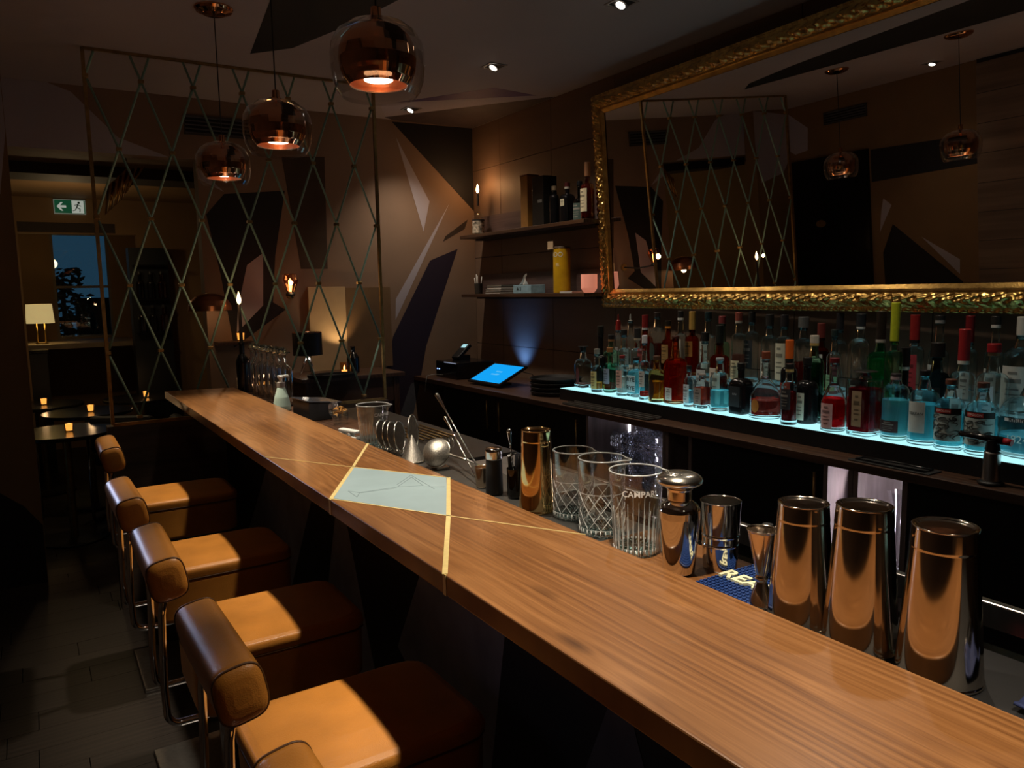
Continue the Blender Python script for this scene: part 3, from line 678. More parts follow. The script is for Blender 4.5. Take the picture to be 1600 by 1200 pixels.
# ---------------------------------------------------------------- back bar: base cabinets, worktop, glowing ledge
wt = MB().box(2.335, 2.868, -.2, 5.045, Z(-.632), Z(-.602)).build('worktop', walnut_dark, None, (2.6, 2.4, Z(-.632)), bevel=.002)
tag(wt, 'dark walnut back-bar worktop running along the wall under the bottles', 'worktop')
def cabinet(y0, y1, label, handles, grp=True):
    t = thing('base_cabinet', label, 'cabinet', (2.6, (y0 + y1) / 2, 0)); o = (2.6, (y0 + y1) / 2, 0)
    MB().box(2.39, 2.868, y0 + .001, y1 - .001, 0, Z(-.634)).build('cabinet_body', black_m, t, o)
    n = len(handles); w_ = (y1 - y0) / n
    for i, hy in enumerate(handles):
        d = MB().box(2.372, 2.389, y0 + w_ * i + .002, y0 + w_ * (i + 1) - .002, .08, Z(-.64)).build('door', P('cabinet_door', (.009, .009, .010), .42), t, o)
        if hy is None: continue
        hd = MB().tube([(2.355, hy, Z(-.67)), (2.355, hy, Z(-.845))], .005, 8)
        hd.tube([(2.355, hy, Z(-.69)), (2.374, hy, Z(-.69))], .003, 6); hd.tube([(2.355, hy, Z(-.825)), (2.374, hy, Z(-.825))], .003, 6)
        hd.build('handle', brass_old, d, o)
cabinet(3.97, 4.66, 'black base cabinet with a slim brass handle left under the tablet', [4.045])
cabinet(3.07, 3.97, 'black double base cabinet with two slim brass handles between tablet and lit niche', [3.137, 3.905])
cabinet(1.69, 2.33, 'black base cabinet between the two lit niches', [1.715])
cabinet(-.2, 1.375, 'black base cabinet at the right edge behind the shaker tins', [None, None])
def niche(y0, y1, label, led, wm, zf=-1.05):
    t = thing('open_niche', label, 'open cabinet', (2.6, (y0 + y1) / 2, 0)); o = (2.6, (y0 + y1) / 2, 0)
    for ya in (y0, y1 - .018): MB().box(2.37, 2.868, ya, ya + .018, 0, Z(-.634)).build('side_panel', wm, t, o)
    MB().box(2.85, 2.868, y0 + .018, y1 - .018, Z(zf), Z(-.634)).build('back_panel', wm, t, o)
    MB().box(2.37, 2.85, y0 + .018, y1 - .018, Z(zf - .02), Z(zf)).build('shelf_board', wm, t, o)
    MB().box(2.37, 2.868, y0 + .018, y1 - .018, 0, Z(zf - .02)).build('plinth', black_m, t, o)
    if led:
        MB().box(led[0] - .006, led[0] + .006, led[1] - .005, led[1], Z(zf + .01), Z(-.645)).build('led_strip', E('led_white', (.96, .93, 1.), 9.), t, o)
        MB().box(2.44, 2.452, y0 + .0182, y0 + .023, Z(zf + .01), Z(-.645)).build('led_strip', E('led_fill_front_%d' % led[2], (.92, .85, .92), led[2]), t, o)  # hidden second strip, added to brighten the opposite side panel
niche(2.495, 3.07, 'lit open niche stacked with tumblers under the bottle ledge', (2.64, 3.0515, 60.), grey_wood)
niche(2.335, 2.493, 'narrow dim open niche right of the tumbler niche', None, grey_wood)
niche(1.572, 1.688, 'narrow lit niche with a white bottle, left of the carafe niche', (2.66, 1.6695, 30.), grey_wood)
niche(1.377, 1.570, 'lit niche holding a tall glass carafe, behind the middle shaker tin', (2.66, 1.5515, 40.), grey_wood)
lt = thing('bottle_ledge', 'black stepped bottle display with glowing cyan light panel tops', 'bottle display', (2.65, 2.0, Z(-.602))); lo = (2.65, 2.0, Z(-.602))
MB().box(2.45, 2.868, .2, 3.41, Z(-.602), Z(-.5405)).build('front_box', black_m, lt, lo, bevel=.002)
cy = E('cyan_light_panel', (.46, .93, 1.0), 1.1)
MB().box(2.453, 2.585, .202, 3.408, Z(-.545), Z(-.540)).build('light_panel', cy, lt, lo)
MB().box(2.5855, 2.868, .202, 3.408, Z(-.545), Z(-.540)).build('light_panel', E('cyan_light_panel_middle', (.40, .85, .92), .30), lt, lo)
MB().box(2.706, 2.868, .202, 3.408, Z(-.540), Z(-.446)).build('rear_step', black_m, lt, lo)
MB().box(2.708, 2.867, .204, 3.406, Z(-.446), Z(-.440)).build('light_panel', E('cyan_light_panel_rear', (.35, .70, .75), .16), lt, lo)
# ---------------------------------------------------------------- wall shelves
for zt_, lab in ((.388, 'upper dark timber wall shelf with candle bottle and spirit boxes'), (-.024, 'lower dark timber wall shelf with tissue box and yellow tin')):
    t = thing('wall_shelf', lab, 'shelf', (2.77, 4.2, Z(zt_)), 0, 'timber wall shelves'); o = (2.77, 4.2, Z(zt_))
    MB().box(2.672, 2.869, 3.47, 4.915, Z(zt_ - .022), Z(zt_)).build('shelf_board', walnut_dark, t, o, bevel=.002)
    MB().box(2.852, 2.869, 3.47, 4.915, Z(zt_), Z(zt_ + .14)).build('upstand', WOOD('upstand_wood', (.05, .03, .028), (.09, .055, .05), (.13, .085, .075), 1.6, 'Y', .5, .0), t, o)
    MB().box(2.78, 2.869, 3.50, 4.88, Z(zt_ - .034), Z(zt_ - .022)).build('shelf_shade_strip', black_m, t, o)  # black strip standing in for the shelf's shadow on the wall
BOTTLES = [  # cyan liq tones put the ledge glow into the clear spirits
 (2.576,3.359,1.04,0.226,0.0460,dict(sq=1,glass='clear',liq=(.55,.25,.2),lv=.06,lab=(.10,.02,.02),lz=(.08,.5),lw=.45,cap=(.02,.02,.02),disc=1),'square clear decanter bottle with flat black stopper, leftmost on the glowing ledge'),
 (2.512,3.158,1.04,0.227,0.0312,dict(glass='clear',liq=(.9,.45,.08),lv=.3,lab=(.75,.62,.25),lz=(.08,.62),cap=(.25,.25,.22),nk=.4),'small clear bottle with mustard yellow label, second from the left end of the ledge'),
 (2.554,3.104,1.04,0.234,0.0327,dict(glass='green',liq=(.5,.06,.03),lv=.25,lab=(.30,.32,.40),lz=(.2,.62),cap=(.32,.13,.04),nk=.35),'pale green bottle with grey blue swirl label and red drink at its bottom'),
 (2.523,2.969,1.04,0.204,0.0292,dict(glass='clear',liq=(.85,.75,.7),lv=.6,lab=(.80,.45,.36),lz=(.2,.85),cap=(.22,.02,.02),nk=.25),'small bottle with pink label and maroon cap beside the black lettered square bottle'),
 (2.556,2.900,1.04,0.197,0.0433,dict(sq=1,glass='clear',liq=(.35,.85,.95),lv=.9,lab=(.62,.82,.86),lz=(.12,.8),lw=.95,cap=(.02,.02,.02),txt='RYE|RYE',tc=(.01,.01,.01),ts=.030),'square clear bottle with pale label lettered twice in bold black capitals'),
 (2.517,2.796,1.04,0.311,0.0265,dict(glass='clear',liq=(.6,.04,.03),lv=.14,lab=(.75,.72,.68),lz=(.2,.45),cap=(.75,.76,.8),nk=.4),'slim bottle with white capsule and thin layer of red liquid on the front row'),
 (2.512,2.705,1.04,0.218,0.0382,dict(glass='gold',liq=(.75,.36,.06),lv=.6,lab=(.05,.02,.01),lz=(.05,.5),lw=.5,cap=(.10,.05,.03),nk=.3),'squat golden bottle with a big dark oval badge'),
 (2.545,2.615,1.04,0.314,0.0511,dict(sq=1,glass='amber',liq=(.80,.10,.03),lv=.9,lab=(.72,.62,.55),lz=(.05,.24),lw=.6,cap=(.06,.015,.01),nk=.32,ch=.12),'large ruby red flask shaped bottle with small white label at its foot'),
 (2.518,2.501,1.04,0.186,0.0233,dict(glass='clear',liq=(.4,.8,.9),lv=.5,lab=(.75,.80,.82),lz=(.1,.55),cap=(.02,.02,.02),nk=.28),'little clear bottle with white label just right of the ruby red flask'),
 (2.534,2.434,1.04,0.153,0.0373,dict(sq=1,glass='clear',liq=(.5,.05,.02),lv=.72,lab=(.32,.22,.18),lz=(.12,.6),cap=(.30,.27,.25),nk=.2),'short square bottle of red brown liqueur with brown label'),
 (2.536,2.334,1.04,0.231,0.0421,dict(glass='clear',liq=(.35,.85,.93),lv=.5,lab=None,cap=(.30,.33,.36),ch=.2,nk=.28),'tall clear unlabelled bottle half full of cyan lit spirit with grey stopper'),
 (2.545,2.223,1.04,0.216,0.0464,dict(sq=1,glass='black',liq=None,lab=(.02,.022,.025),lz=(.15,.55),lw=.8,cap=(.01,.01,.01),nk=.3,txt='GIN',tc=(.4,.4,.42),ts=.012),'matt black rectangular gin bottle with square shoulders'),
 (2.538,2.090,1.04,0.272,0.0631,dict(glass='clear',liq=(.55,.08,.06),lv=.4,lab=(.62,.26,.05),lz=(.10,.3),lw=.3,cap=(.22,.06,.03),nk=.38,cone=1),'bulbous swirl glass decanter with small orange oval badge and pink contents'),
 (2.489,1.935,1.04,0.237,0.0316,dict(glass='clear',liq=(.28,.02,.02),lv=.75,lab=(.035,.035,.04),lz=(.25,.65),cap=(.02,.02,.02),nk=.3,ring=(.55,.4,.15)),'dark red bottle with black label and gold ringed black cap'),
 (2.563,1.911,1.04,0.259,0.0422,dict(glass='black',liq=None,lab=(.70,.68,.55),lz=(.06,.47),lw=.42,cap=(.012,.012,.012),nk=.35),'black bottle with arched cream label in front of the dark green one'),
 (2.503,1.750,1.04,0.270,0.0445,dict(glass='clear',liq=(.85,.01,.015),lv=.66,lab=(.82,.50,.50),lz=(.05,.55),lw=.55,cap=(.12,.01,.015),nk=.34,ch=.2,cone=1),'bright scarlet aperitif bottle with pinkish white label and dark red cap'),
 (2.515,1.633,1.04,0.231,0.0546,dict(sq=1,glass='clear',liq=(.42,.012,.022),lv=.82,lab=(.42,.32,.2),lz=(.15,.7),lw=.5,cap=(.015,.013,.012),nk=.12,ch=.12,capr=.9),'broad crimson square bottle with beige label and wide black lid'),
 (2.530,1.528,1.04,0.229,0.0441,dict(glass='clear',liq=(.45,.78,.85),lv=.7,lab=(.07,.03,.03),lz=(.12,.3),cap=(.03,.025,.03),nk=.16,ring=(.5,.4,.42)),'clear round bottle with narrow red and black band label near its base'),
 (2.526,1.424,1.04,0.249,0.0483,dict(glass='clear',liq=(.35,.85,.93),lv=.72,lab=(.62,.68,.66),lz=(.17,.66),lw=.6,cap=(.015,.015,.02),nk=.26,txt='TEKEAN',tc=(.03,.04,.04),ts=.013),'clear bottle with large pale grey green label and short black stopper'),
 (2.505,1.326,1.04,0.229,0.0433,dict(glass='clear',liq=(.35,.85,.93),lv=.7,lab=(.50,.62,.60),lz=(.14,.52),lw=1.3,cap=(.13,.05,.03),nk=.26,band=1,txt='ESPOLON',tc=(.9,.85,.8),ts=.010),'tequila bottle with red and black band over grey drawings, standing left of its twin'),
 (2.509,1.229,1.04,0.227,0.0456,dict(glass='clear',liq=(.35,.85,.93),lv=.72,lab=(.50,.62,.60),lz=(.14,.52),lw=1.3,cap=(.10,.04,.03),nk=.26,band=1,txt='ESPOLON',tc=(.9,.85,.8),ts=.010),'tequila bottle with red and black band over grey drawings, behind the kitchen torch'),
 (2.600,1.130,1.04,0.268,0.0842,dict(glass='clear',liq=(.35,.75,.85),lv=.3,lab=(.80,.72,.70),lz=(.42,.75),lw=.5,cap=(.10,.07,.02),nk=.3,txt='Rhum',tc=(.02,.02,.02),ts=.022,txt2='1824'),'big round rum flask cut by the right picture edge, lettered in script'),
 (2.570,3.198,1.04,0.343,0.0351,dict(glass='black',liq=None,lab=None,cap=(.01,.012,.01),nk=.45),'very dark wine bottle with long black neck at the left end of the rear row'),
 (2.655,3.214,1.04,0.291,0.0474,dict(glass='green',liq=None,lab=None,cap=(.02,.02,.02),nk=.28,ring=(.3,.14,.05)),'round shouldered pale green bottle with cork and black cap'),
 (2.770,3.292,1.14,0.296,0.0424,dict(glass='clear',liq=None,lab=(.5,.45,.42),lz=(.1,.4),cap=(.35,.025,.02),ch=.75,nk=.4,pour=1),'clear bottle with long red capsule and white pourer'),
 (2.625,3.074,1.04,0.325,0.0366,dict(glass='clear',liq=None,lab=(.5,.42,.36),lz=(.1,.4),cap=(.02,.02,.02),nk=.3),'clear bottle with low black cap between the red capsule and the silver pourer'),
 (2.770,3.191,1.14,0.298,0.0381,dict(glass='clear',liq=None,lab=(.35,.36,.36),lz=(.1,.4),cap=(.5,.52,.5),nk=.4,pour=1),'clear bottle with a silver speed pourer'),
 (2.625,2.970,1.04,0.335,0.0423,dict(glass='clear',liq=None,lab=(.62,.55,.45),lz=(.1,.45),cap=(.03,.03,.03),ch=.5,nk=.3,ring=(.45,.36,.26)),'clear bottle with cream topped black capsule'),
 (2.770,3.073,1.14,0.296,0.0406,dict(glass='amber',liq=None,lab=(.4,.05,.04),lz=(.1,.45),cap=(.25,.02,.02),ch=.6,nk=.38,ring=(.6,.6,.6)),'red bottle with silver ringed red capsule'),
 (2.770,2.981,1.14,0.311,0.0398,dict(glass='clear',liq=(.25,.03,.02),lv=.62,lab=(.04,.05,.04),lz=(.2,.5),lw=.5,cap=(.03,.02,.02),nk=.25),'sloping clear bottle filled dark red behind the golden badge bottle'),
 (2.770,2.900,1.14,0.270,0.0326,dict(glass='amber',liq=None,lab=(.4,.2,.06),lz=(.2,.55),cap=(.02,.015,.01),nk=.35,ring=(.75,.25,.03)),'amber bottle with orange neck band and black cap'),
 (2.735,2.776,1.14,0.322,0.0306,dict(glass='clear',liq=None,lab=(.66,.58,.48),lz=(.15,.6),cap=(.02,.02,.02),nk=.35,ring=(.75,.72,.66)),'pale bottle with cream label and white tipped black cap'),
 (2.800,2.761,1.14,0.318,0.0321,dict(glass='amber',liq=(.75,.16,.05),lv=.85,lab=(.42,.16,.03),lz=(.3,.62),cap=(.55,.33,.08),ch=.75,nk=.38),'tall cognac bottle glowing red brown with gold capsule'),
 (2.770,2.628,1.14,0.319,0.0368,dict(glass='clear',liq=None,lab=(.5,.52,.46),lz=(.15,.6),cap=(.01,.03,.035),nk=.35),'pale bottle with dark teal cap right of the cognac'),
 (2.625,2.507,1.04,0.332,0.0381,dict(glass='clear',liq=None,lab=(.75,.72,.68),lz=(.08,.5),cap=(.02,.02,.02),nk=.42),'round shouldered clear bottle with big white label in the middle row'),
 (2.770,2.538,1.14,0.300,0.0361,dict(glass='green',liq=None,lab=(.5,.4,.3),lz=(.1,.4),cap=(.25,.05,.05),nk=.4),'dark green bottle with dull red cap'),
 (2.625,2.419,1.04,0.367,0.0430,dict(glass='amber',liq=(.45,.08,.03),lv=.95,lab=(.74,.66,.55),lz=(.05,.48),cap=(.015,.02,.018),ch=.6,nk=.36),'broad brown whisky bottle with cream label and black neck'),
 (2.735,2.409,1.14,0.321,0.0317,dict(glass='clear',liq=(.5,.22,.18),lv=.55,lab=(.75,.66,.42),lz=(.05,.32),cap=(.28,.07,.05),ch=.4,nk=.3,ring=(.6,.5,.4)),'clear bottle with rust coloured cap above the matt black gin'),
 (2.800,2.390,1.14,0.322,0.0318,dict(glass='clear',liq=None,lab=(.05,.055,.06),lz=(.2,.6),cap=(.02,.02,.02),ch=.55,nk=.28),'clear bottle with dark label and tall black cap behind the white tin canister'),
 (2.770,2.265,1.14,0.313,0.0352,dict(glass='clear',liq=None,lab=(.5,.5,.45),lz=(.1,.4),cap=(.03,.03,.03),ch=.55,nk=.3),'clear bottle with black cap and no collar just left of the tall cream label'),
 (2.770,2.187,1.14,0.312,0.0345,dict(glass='clear',liq=None,lab=(.66,.63,.48),lz=(.1,.62),cap=(.025,.025,.03),ch=.55,nk=.3),'clear bottle with black cap and tall cream label right of the white tin canister'),
 (2.630,2.048,1.04,0.317,0.0332,dict(glass='black',liq=None,lab=(.3,.04,.02),lz=(.1,.45),cap=(.75,.14,.02),ch=.7,nk=.35,ring=(.02,.02,.02)),'dark bottle with vivid orange capsule and black top'),
 (2.770,2.090,1.14,0.305,0.0377,dict(glass='clear',liq=(.35,.03,.02),lv=.5,lab=None,cap=(.13,.14,.14),ch=.5,nk=.3,capr=1.25),'clear bottle of red liquor with wide grey stopper'),
 (2.643,1.941,1.04,0.339,0.0396,dict(glass='green',liq=(.01,.05,.02),lv=.9,lab=(.05,.06,.05),lz=(.1,.45),cap=(.55,.5,.42),ch=.35,nk=.26,ring=(.5,.33,.1)),'dark green herbal liqueur bottle with white cap and gold collar'),
 (2.770,2.003,1.14,0.281,0.0316,dict(glass='amber',liq=(.12,.01,.008),lv=.9,lab=(.7,.68,.64),lz=(.2,.6),cap=(.16,.03,.025),ch=.6,nk=.36),'brown bottle with white label and rusty capsule behind the herbal liqueur'),
 (2.740,1.920,1.14,0.258,0.0274,dict(glass='clear',liq=None,lab=(.25,.5,.3),lz=(.05,.3),cap=(.015,.03,.03),nk=.35),'slim clear bottle with dark cap above the scarlet aperitif'),
 (2.799,1.938,1.14,0.322,0.0303,dict(glass='clear',liq=None,lab=(.3,.06,.1),lz=(.1,.4),cap=(.02,.02,.025),ch=.6,nk=.35),'rear bottle with black cap and thin white ring, left of the globe bottle'),
 (2.770,1.826,1.14,0.322,0.0326,dict(glass='clear',liq=None,lab=None,cap=(.02,.025,.03),ch=.5,nk=.3,ring=(.72,.70,.66),capr=1.1),'rear bottle with black cap and white collar behind the globe bottle'),
 (2.577,1.706,1.04,0.342,0.0369,dict(glass='clear',liq=None,lab=(.35,.4,.36),lz=(.28,.5),lw=.4,cap=None,nk=.0,globe=1),'globe topped clear glass bottle standing behind the crimson square one'),
 (2.655,1.669,1.04,0.438,0.0451,dict(glass='emerald',liq=(.05,.5,.28),lv=.9,lab=None,cap=(.02,.015,.012),ch=.7,nk=.34,ring=(.4,.38,.36)),'emerald green bottle with dark neck and silver ring'),
 (2.590,1.576,1.04,0.471,0.0292,dict(glass='green',liq=(.02,.42,.2),lv=.35,lab=None,cap=(.52,.6,.03),ch=.8,nk=.36),'clear green bottle with yellow tax strip over its neck'),
 (2.654,1.571,1.04,0.310,0.0310,dict(glass='black',liq=None,lab=(.01,.01,.01),lz=(.1,.4),cap=(.012,.012,.012),ch=.5,nk=.45,ring=(.55,.56,.56)),'black champagne shaped bottle with white neck foil'),
 (2.770,1.608,1.14,0.322,0.0341,dict(glass='clear',liq=None,lab=(.45,.05,.07),lz=(.15,.55),cap=(.30,.02,.02),ch=.8,nk=.36,ring=(.01,.01,.01)),'clear bottle with black top, red neck and red swirl label'),
 (2.770,1.517,1.14,0.322,0.0332,dict(glass='clear',liq=None,lab=(.55,.58,.58),lz=(.1,.45),cap=(.02,.02,.02),ch=.15,nk=.38,ring=(.3,.3,.3)),'clear long necked bottle with thin black top'),
 (2.618,1.437,1.04,0.336,0.0410,dict(glass='teal',liq=None,lab=(.012,.016,.018),lz=(.1,.55),cap=(.012,.014,.015),ch=.5,nk=.3,capr=1.35,txt='CLOUDS',tc=(.8,.8,.78),ts=.014),'dark teal bottle with wide black cap and white capital lettering'),
 (2.591,1.336,1.04,0.386,0.0388,dict(glass='clear',liq=(.6,.75,.78),lv=.55,lab=(.55,.68,.68),lz=(.02,.5),lw=.5,cap=(.36,.02,.025),ch=.75,nk=.36,ring=(.75,.74,.68)),'clear bottle with red neck seal, white cork and flowered pale label'),
 (2.770,1.412,1.14,0.322,0.0288,dict(glass='clear',liq=None,lab=(.5,.48,.45),lz=(.1,.4),cap=(.18,.01,.015),ch=.8,nk=.36),'rear bottle with dark red capsule behind the white cork bottle'),
 (2.772,1.329,1.14,0.322,0.0297,dict(glass='clear',liq=None,lab=(.45,.48,.46),lz=(.1,.45),cap=(.02,.02,.02),ch=.25,nk=.36,ring=(.66,.64,.6)),'rear clear bottle with white and black cap behind the red lidded one'),
 (2.655,1.274,1.04,0.338,0.0466,dict(glass='clear',liq=(.55,.3,.12),lv=.2,sq=1,lab=(.45,.62,.72),lz=(.3,.6),lw=.7,cap=(.34,.015,.02),ch=.3,nk=.28,ring=(.3,.16,.07),capr=1.2),'heavy clear bottle with red lid and wooden collar'),
 (2.768,1.244,1.14,0.322,0.0515,dict(glass='clear',liq=None,lab=(.6,.62,.58),lz=(.05,.5),cap=(.66,.64,.58),ch=.6,nk=.32),'wide clear bottle with cream capsule at the right picture edge'),
]
# ---------------------------------------------------------------- bottles on the glowing ledge
GL = {'clear': THIN('bottle_glass', (.93, .965, .965), .085, 1.0), 'green': THIN('green_glass', (.50, .74, .58), .085, 1.), 'emerald': THIN('emerald_glass', (.10, .62, .36), .10, 1.), 'amber': THIN('amber_glass', (.60, .17, .07), .10, 1.),
      'gold': THIN('honey_glass', (.85, .55, .22)), 'black': black_g, 'teal': THIN('dark_teal_glass', (.05, .13, .15), .10, 1.)}
base_g = GLASS('cyan_glass_base', (.55, .93, 1.0))
def liquid(c):
    return CLOUDY('liquor_%d_%d_%d' % tuple(int(x * 99) for x in c), c)
def paint(n, c, rough=.5): return P('%s_%d_%d_%d' % ((n,) + tuple(int(x * 250) for x in c)), c, rough, var=.06, scale=60)
LOOK = {}
def bottle(x, y, z, h, r, st, label, group='bottles on the glowing back bar', cat='bottle', name='liquor_bottle', rz=0.):
    t = thing(name, label, cat, (x, y, z + .0003), rz, group)
    sq = st.get('sq', 0); e = 6. if sq else 2.
    if sq: r = r * .86
    nk = st.get('nk', .3); nr = min(.0145, r * .42); gl = GL[st['glass']]
    if st.get('globe'):
        prof = [(0, r * .8), (.004, r * .95), (h - r, r)] + [(h - r + r * math.sin(a * PI / 16), r * math.cos(a * PI / 16)) for a in range(1, 8)] + [(h, .0005)]
        MB().loft(prof, 36, caps=False).build('glass_body', gl, t)
        MB().loft([(h * .30, r * .98), (h * .33, r * 1.01), (h * .52, r * 1.01), (h * .55, r * .98)], 36, caps=False).build('neck_band', P('black_print', (.02, .02, .02), .5), t)
        body_h = h * .5
    else:
        ch_ = st.get('ch', .3) * nk * h                               # capsule or stopper length
        cr = st.get('capr', 1.) * nr * 1.12 + .001
        hb = h * (1 - nk)                                              # shoulder end
        sh = hb - min(r * (1.6 if st.get('cone') else .75), hb * .45)   # shoulder start
        if st.get('capr', 1) < 1: sh = hb - r * .12; cr = r * .9
        R_ = r
        prof = [(0, r * .90, e), (.003, r * .985, e), (.006, r, e), (sh, r, e)]
        n = 7
        for k in range(1, n + 1):
            u = k / n
            if st.get('cone'): rr = r + (nr - r) * (u ** 1.15)
            else: rr = nr + (r - nr) * math.cos(u * PI / 2) ** .8
            prof.append((sh + (hb - sh) * (math.sin(u * PI / 2) if not st.get('cone') else u), max(nr, rr), e + (2. - e) * u))
        top = h - ch_ if st.get('ring') is None or ch_ > .02 else h - ch_
        prof += [(top - .012, nr, 2.), (top - .010, nr * 1.14, 2.), (top - .004, nr * 1.14, 2.), (top - .003, nr, 2.), (max(top, top), nr, 2.)]
        if st['glass'] != 'black' and group.startswith('bottles on the glowing'):
            gl = GLASS('solid_' + st['glass'], {'clear': (.94, .985, .99), 'green': (.78, .93, .84), 'gold': (.96, .83, .58), 'amber': (.86, .47, .27), 'emerald': (.42, .86, .66), 'teal': (.34, .44, .47)}[st['glass']], 1.45)
            inn = [(q[0], q[1] - .0024) + tuple(q[2:]) for q in prof if q[0] > .0145 and q[1] > nr * 1.01] + [(top - .012, nr - .0024, 2.), (top, nr - .0024, 2.)]
            inn = [(.0142, .0005, e), (.0143, r * .80, e), (.0165, r - .0030, e)] + inn
            MB().loft(prof + inn[::-1], 40 if sq else 36, caps=False).build('glass_body', gl, t)
        else:
            MB().loft(prof, 40 if sq else 32, caps=True).build('glass_body', gl, t)
        body_h = sh
        cm = paint('cap', st['cap'], .35)
        m = MB()
        if st.get('pour'):
            m.loft([(top, nr * 1.02), (h - .035, nr * .9), (h - .033, .005), (h, .0035)], 20)
        elif st.get('disc'):
            m.loft([(top - .008, nr * .9), (top, nr * 1.2), (h - .004, nr * 1.3), (h - .004, r * .72), (h, r * .72)], 28)
        else: m.loft([(top, cr * .98), (top + .001, cr), (h - .002, cr), (h, cr * .93)], 24)
        m.build('cap', cm, t)
        if st.get('ring'):
            MB().loft([(top - .0115, nr * 1.05), (top - .011, nr * 1.18), (top + .0015, nr * 1.18), (top + .002, nr * 1.05)], 24, caps=False).build('neck_band', paint('collar', st['ring'], .4), t)
        if st['glass'] in ('clear', 'green', 'gold') and not gl.name.startswith('solid_'):
            MB().loft([(.0008, r * .86, e), (.003, r * .95, e), (.012, r * .95, e), (.014, r * .85, e)], 32).build('thick_base', base_g if z < 1.1 else GLASS('glass_base', (.8, .9, .9)), t)
    if st.get('liq') and st['glass'] != 'black':
        lv = .015 + (hb - .015) * st['lv'] if not st.get('globe') else h * .3
        lw_ = (r - .0034) / r; lp = [(.0150, r * .78, e), (.0172, r * lw_, e)]
        for q in prof:
            if .019 < q[0] < lv: lp.append((q[0], q[1] * lw_, q[2] if len(q) > 2 else 2.))
        def rad(zq):
            for a, b in zip(prof, prof[1:]):
                if a[0] <= zq <= b[0] and b[0] > a[0]: f = (zq - a[0]) / (b[0] - a[0]); return a[1] + f * (b[1] - a[1]), a[2] + f * (b[2] - a[2])
            return r, e
        rr, ee = rad(lv); lp.append((lv, rr * lw_, ee))
        MB().loft(lp, 32).build('liquor', liquid(st['liq']), t)
    if st.get('lab'):
        lz0, lz1 = st['lz']; z0 = h * lz0; z1 = min(h * lz1, body_h - .002) if not st.get('globe') else h * lz1
        half = st.get('lw', .8) * 1.0
        def patch(za, zb_, ha, off, oval=False, hb_=None):
            vs = []; n = 16; c0 = 0
            for i in range(n + 1):
                u = -1 + 2 * i / n; th = PI + u * ha; d = se(th, e)
                f = math.sqrt(max(0, 1 - u * u)) if oval else 1
                zc = (za + zb_) / 2; hh = (zb_ - za) / 2 * f
                for zz_ in (zc - hh, zc + hh): vs.append(((r * d + off) * math.cos(th), (r * d + off) * math.sin(th), zz_))
            return vs, [(2 * i, 2 * i + 1, 2 * i + 3, 2 * i + 2) for i in range(n)]
        if sq: half = min(half * .75, .72)
        ov = st['lab'][0] < .2 and st.get('lw', .8) <= .5 and not st.get('txt') or (st.get('lw') == .3)
        vs, fs = patch(z0, z1, half, .0009, ov)
        lb = MB().add(vs, fs, 0, True).build('paper_label', paint('label', st['lab'], .6), t, fix=False)
        lines = MB(); k = 0
        dark = sum(st['lab']) < .4
        if not st.get('txt') and z1 - z0 > .03 and not ov:
            for (fa, fb, wd) in ((.82, .88, .35), (.62, .72, .62), (.46, .49, .5), (.34, .37, .55), (.18, .22, .4)):
                vs, fs = patch(z0 + (z1 - z0) * fa, z0 + (z1 - z0) * fb, half * wd, .0014); lines.add(vs, fs)
            lines.build('print_lines', paint('print', (.30, .28, .25) if dark else tuple(x * .35 for x in st['lab']), .6), lb, fix=False)
        if st.get('band'):
            vs, fs = patch(z1, z1 + .020, half, .0010); MB().add(vs, fs, 0, True).build('black_band', paint('band', (.015, .012, .012)), lb, fix=False)
            vs, fs = patch(z1 + .003, z1 + .017, half * .42, .0014); MB().add(vs, fs, 0, True).build('red_panel', paint('band', (.45, .03, .025)), lb, fix=False)
            wrap_text('lettering', st['txt'], st['ts'], r, z1 + .010, paint('ink', st['tc']), lb, e, off=.0019)
            random.seed(int(x * 1000)); sk_ = MB()
            for q in range(34):
                th = PI + random.uniform(-half * .95, half * .95); zc = random.uniform(z0 + .008, z1 - .008); a0 = random.random() * 6; sw = random.uniform(.005, .012)
                pts = []
                for w_ in range(7):
                    aa = a0 + w_ * .55 * random.choice((1, 1.2)); th2 = th + sw * math.cos(aa) / r * (1 + w_ * .12); z2 = zc + sw * math.sin(aa) * (1 - w_ * .08)
                    z2 = min(max(z2, z0 + .002), z1 - .002); pts.append(((r + .0014) * math.cos(th2), (r + .0014) * math.sin(th2), z2))
                sk_.tube(pts, [.0004, .0011, .0016, .0018, .0014, .0009, .0003], 5)
            sk_.build('ink_drawing', paint('ink', (.04, .05, .05)), lb)
        elif st.get('txt'):
            for q, w_ in enumerate(st['txt'].split('|')):
                zc = z0 + (z1 - z0) * (.62 if '|' not in st['txt'] else (.74, .24)[q])
                wrap_text('lettering', w_, st['ts'], r, zc, paint('ink', st['tc']), lb, e, off=.0019, bold=1.3)
        if st.get('txt2'):
            wrap_text('lettering', st['txt2'], st['ts'] * 1.5, r, h * .22, paint('ink', (.7, .75, .7)), lb, e, off=.002)
    return t
for row in BOTTLES: bottle(*row)
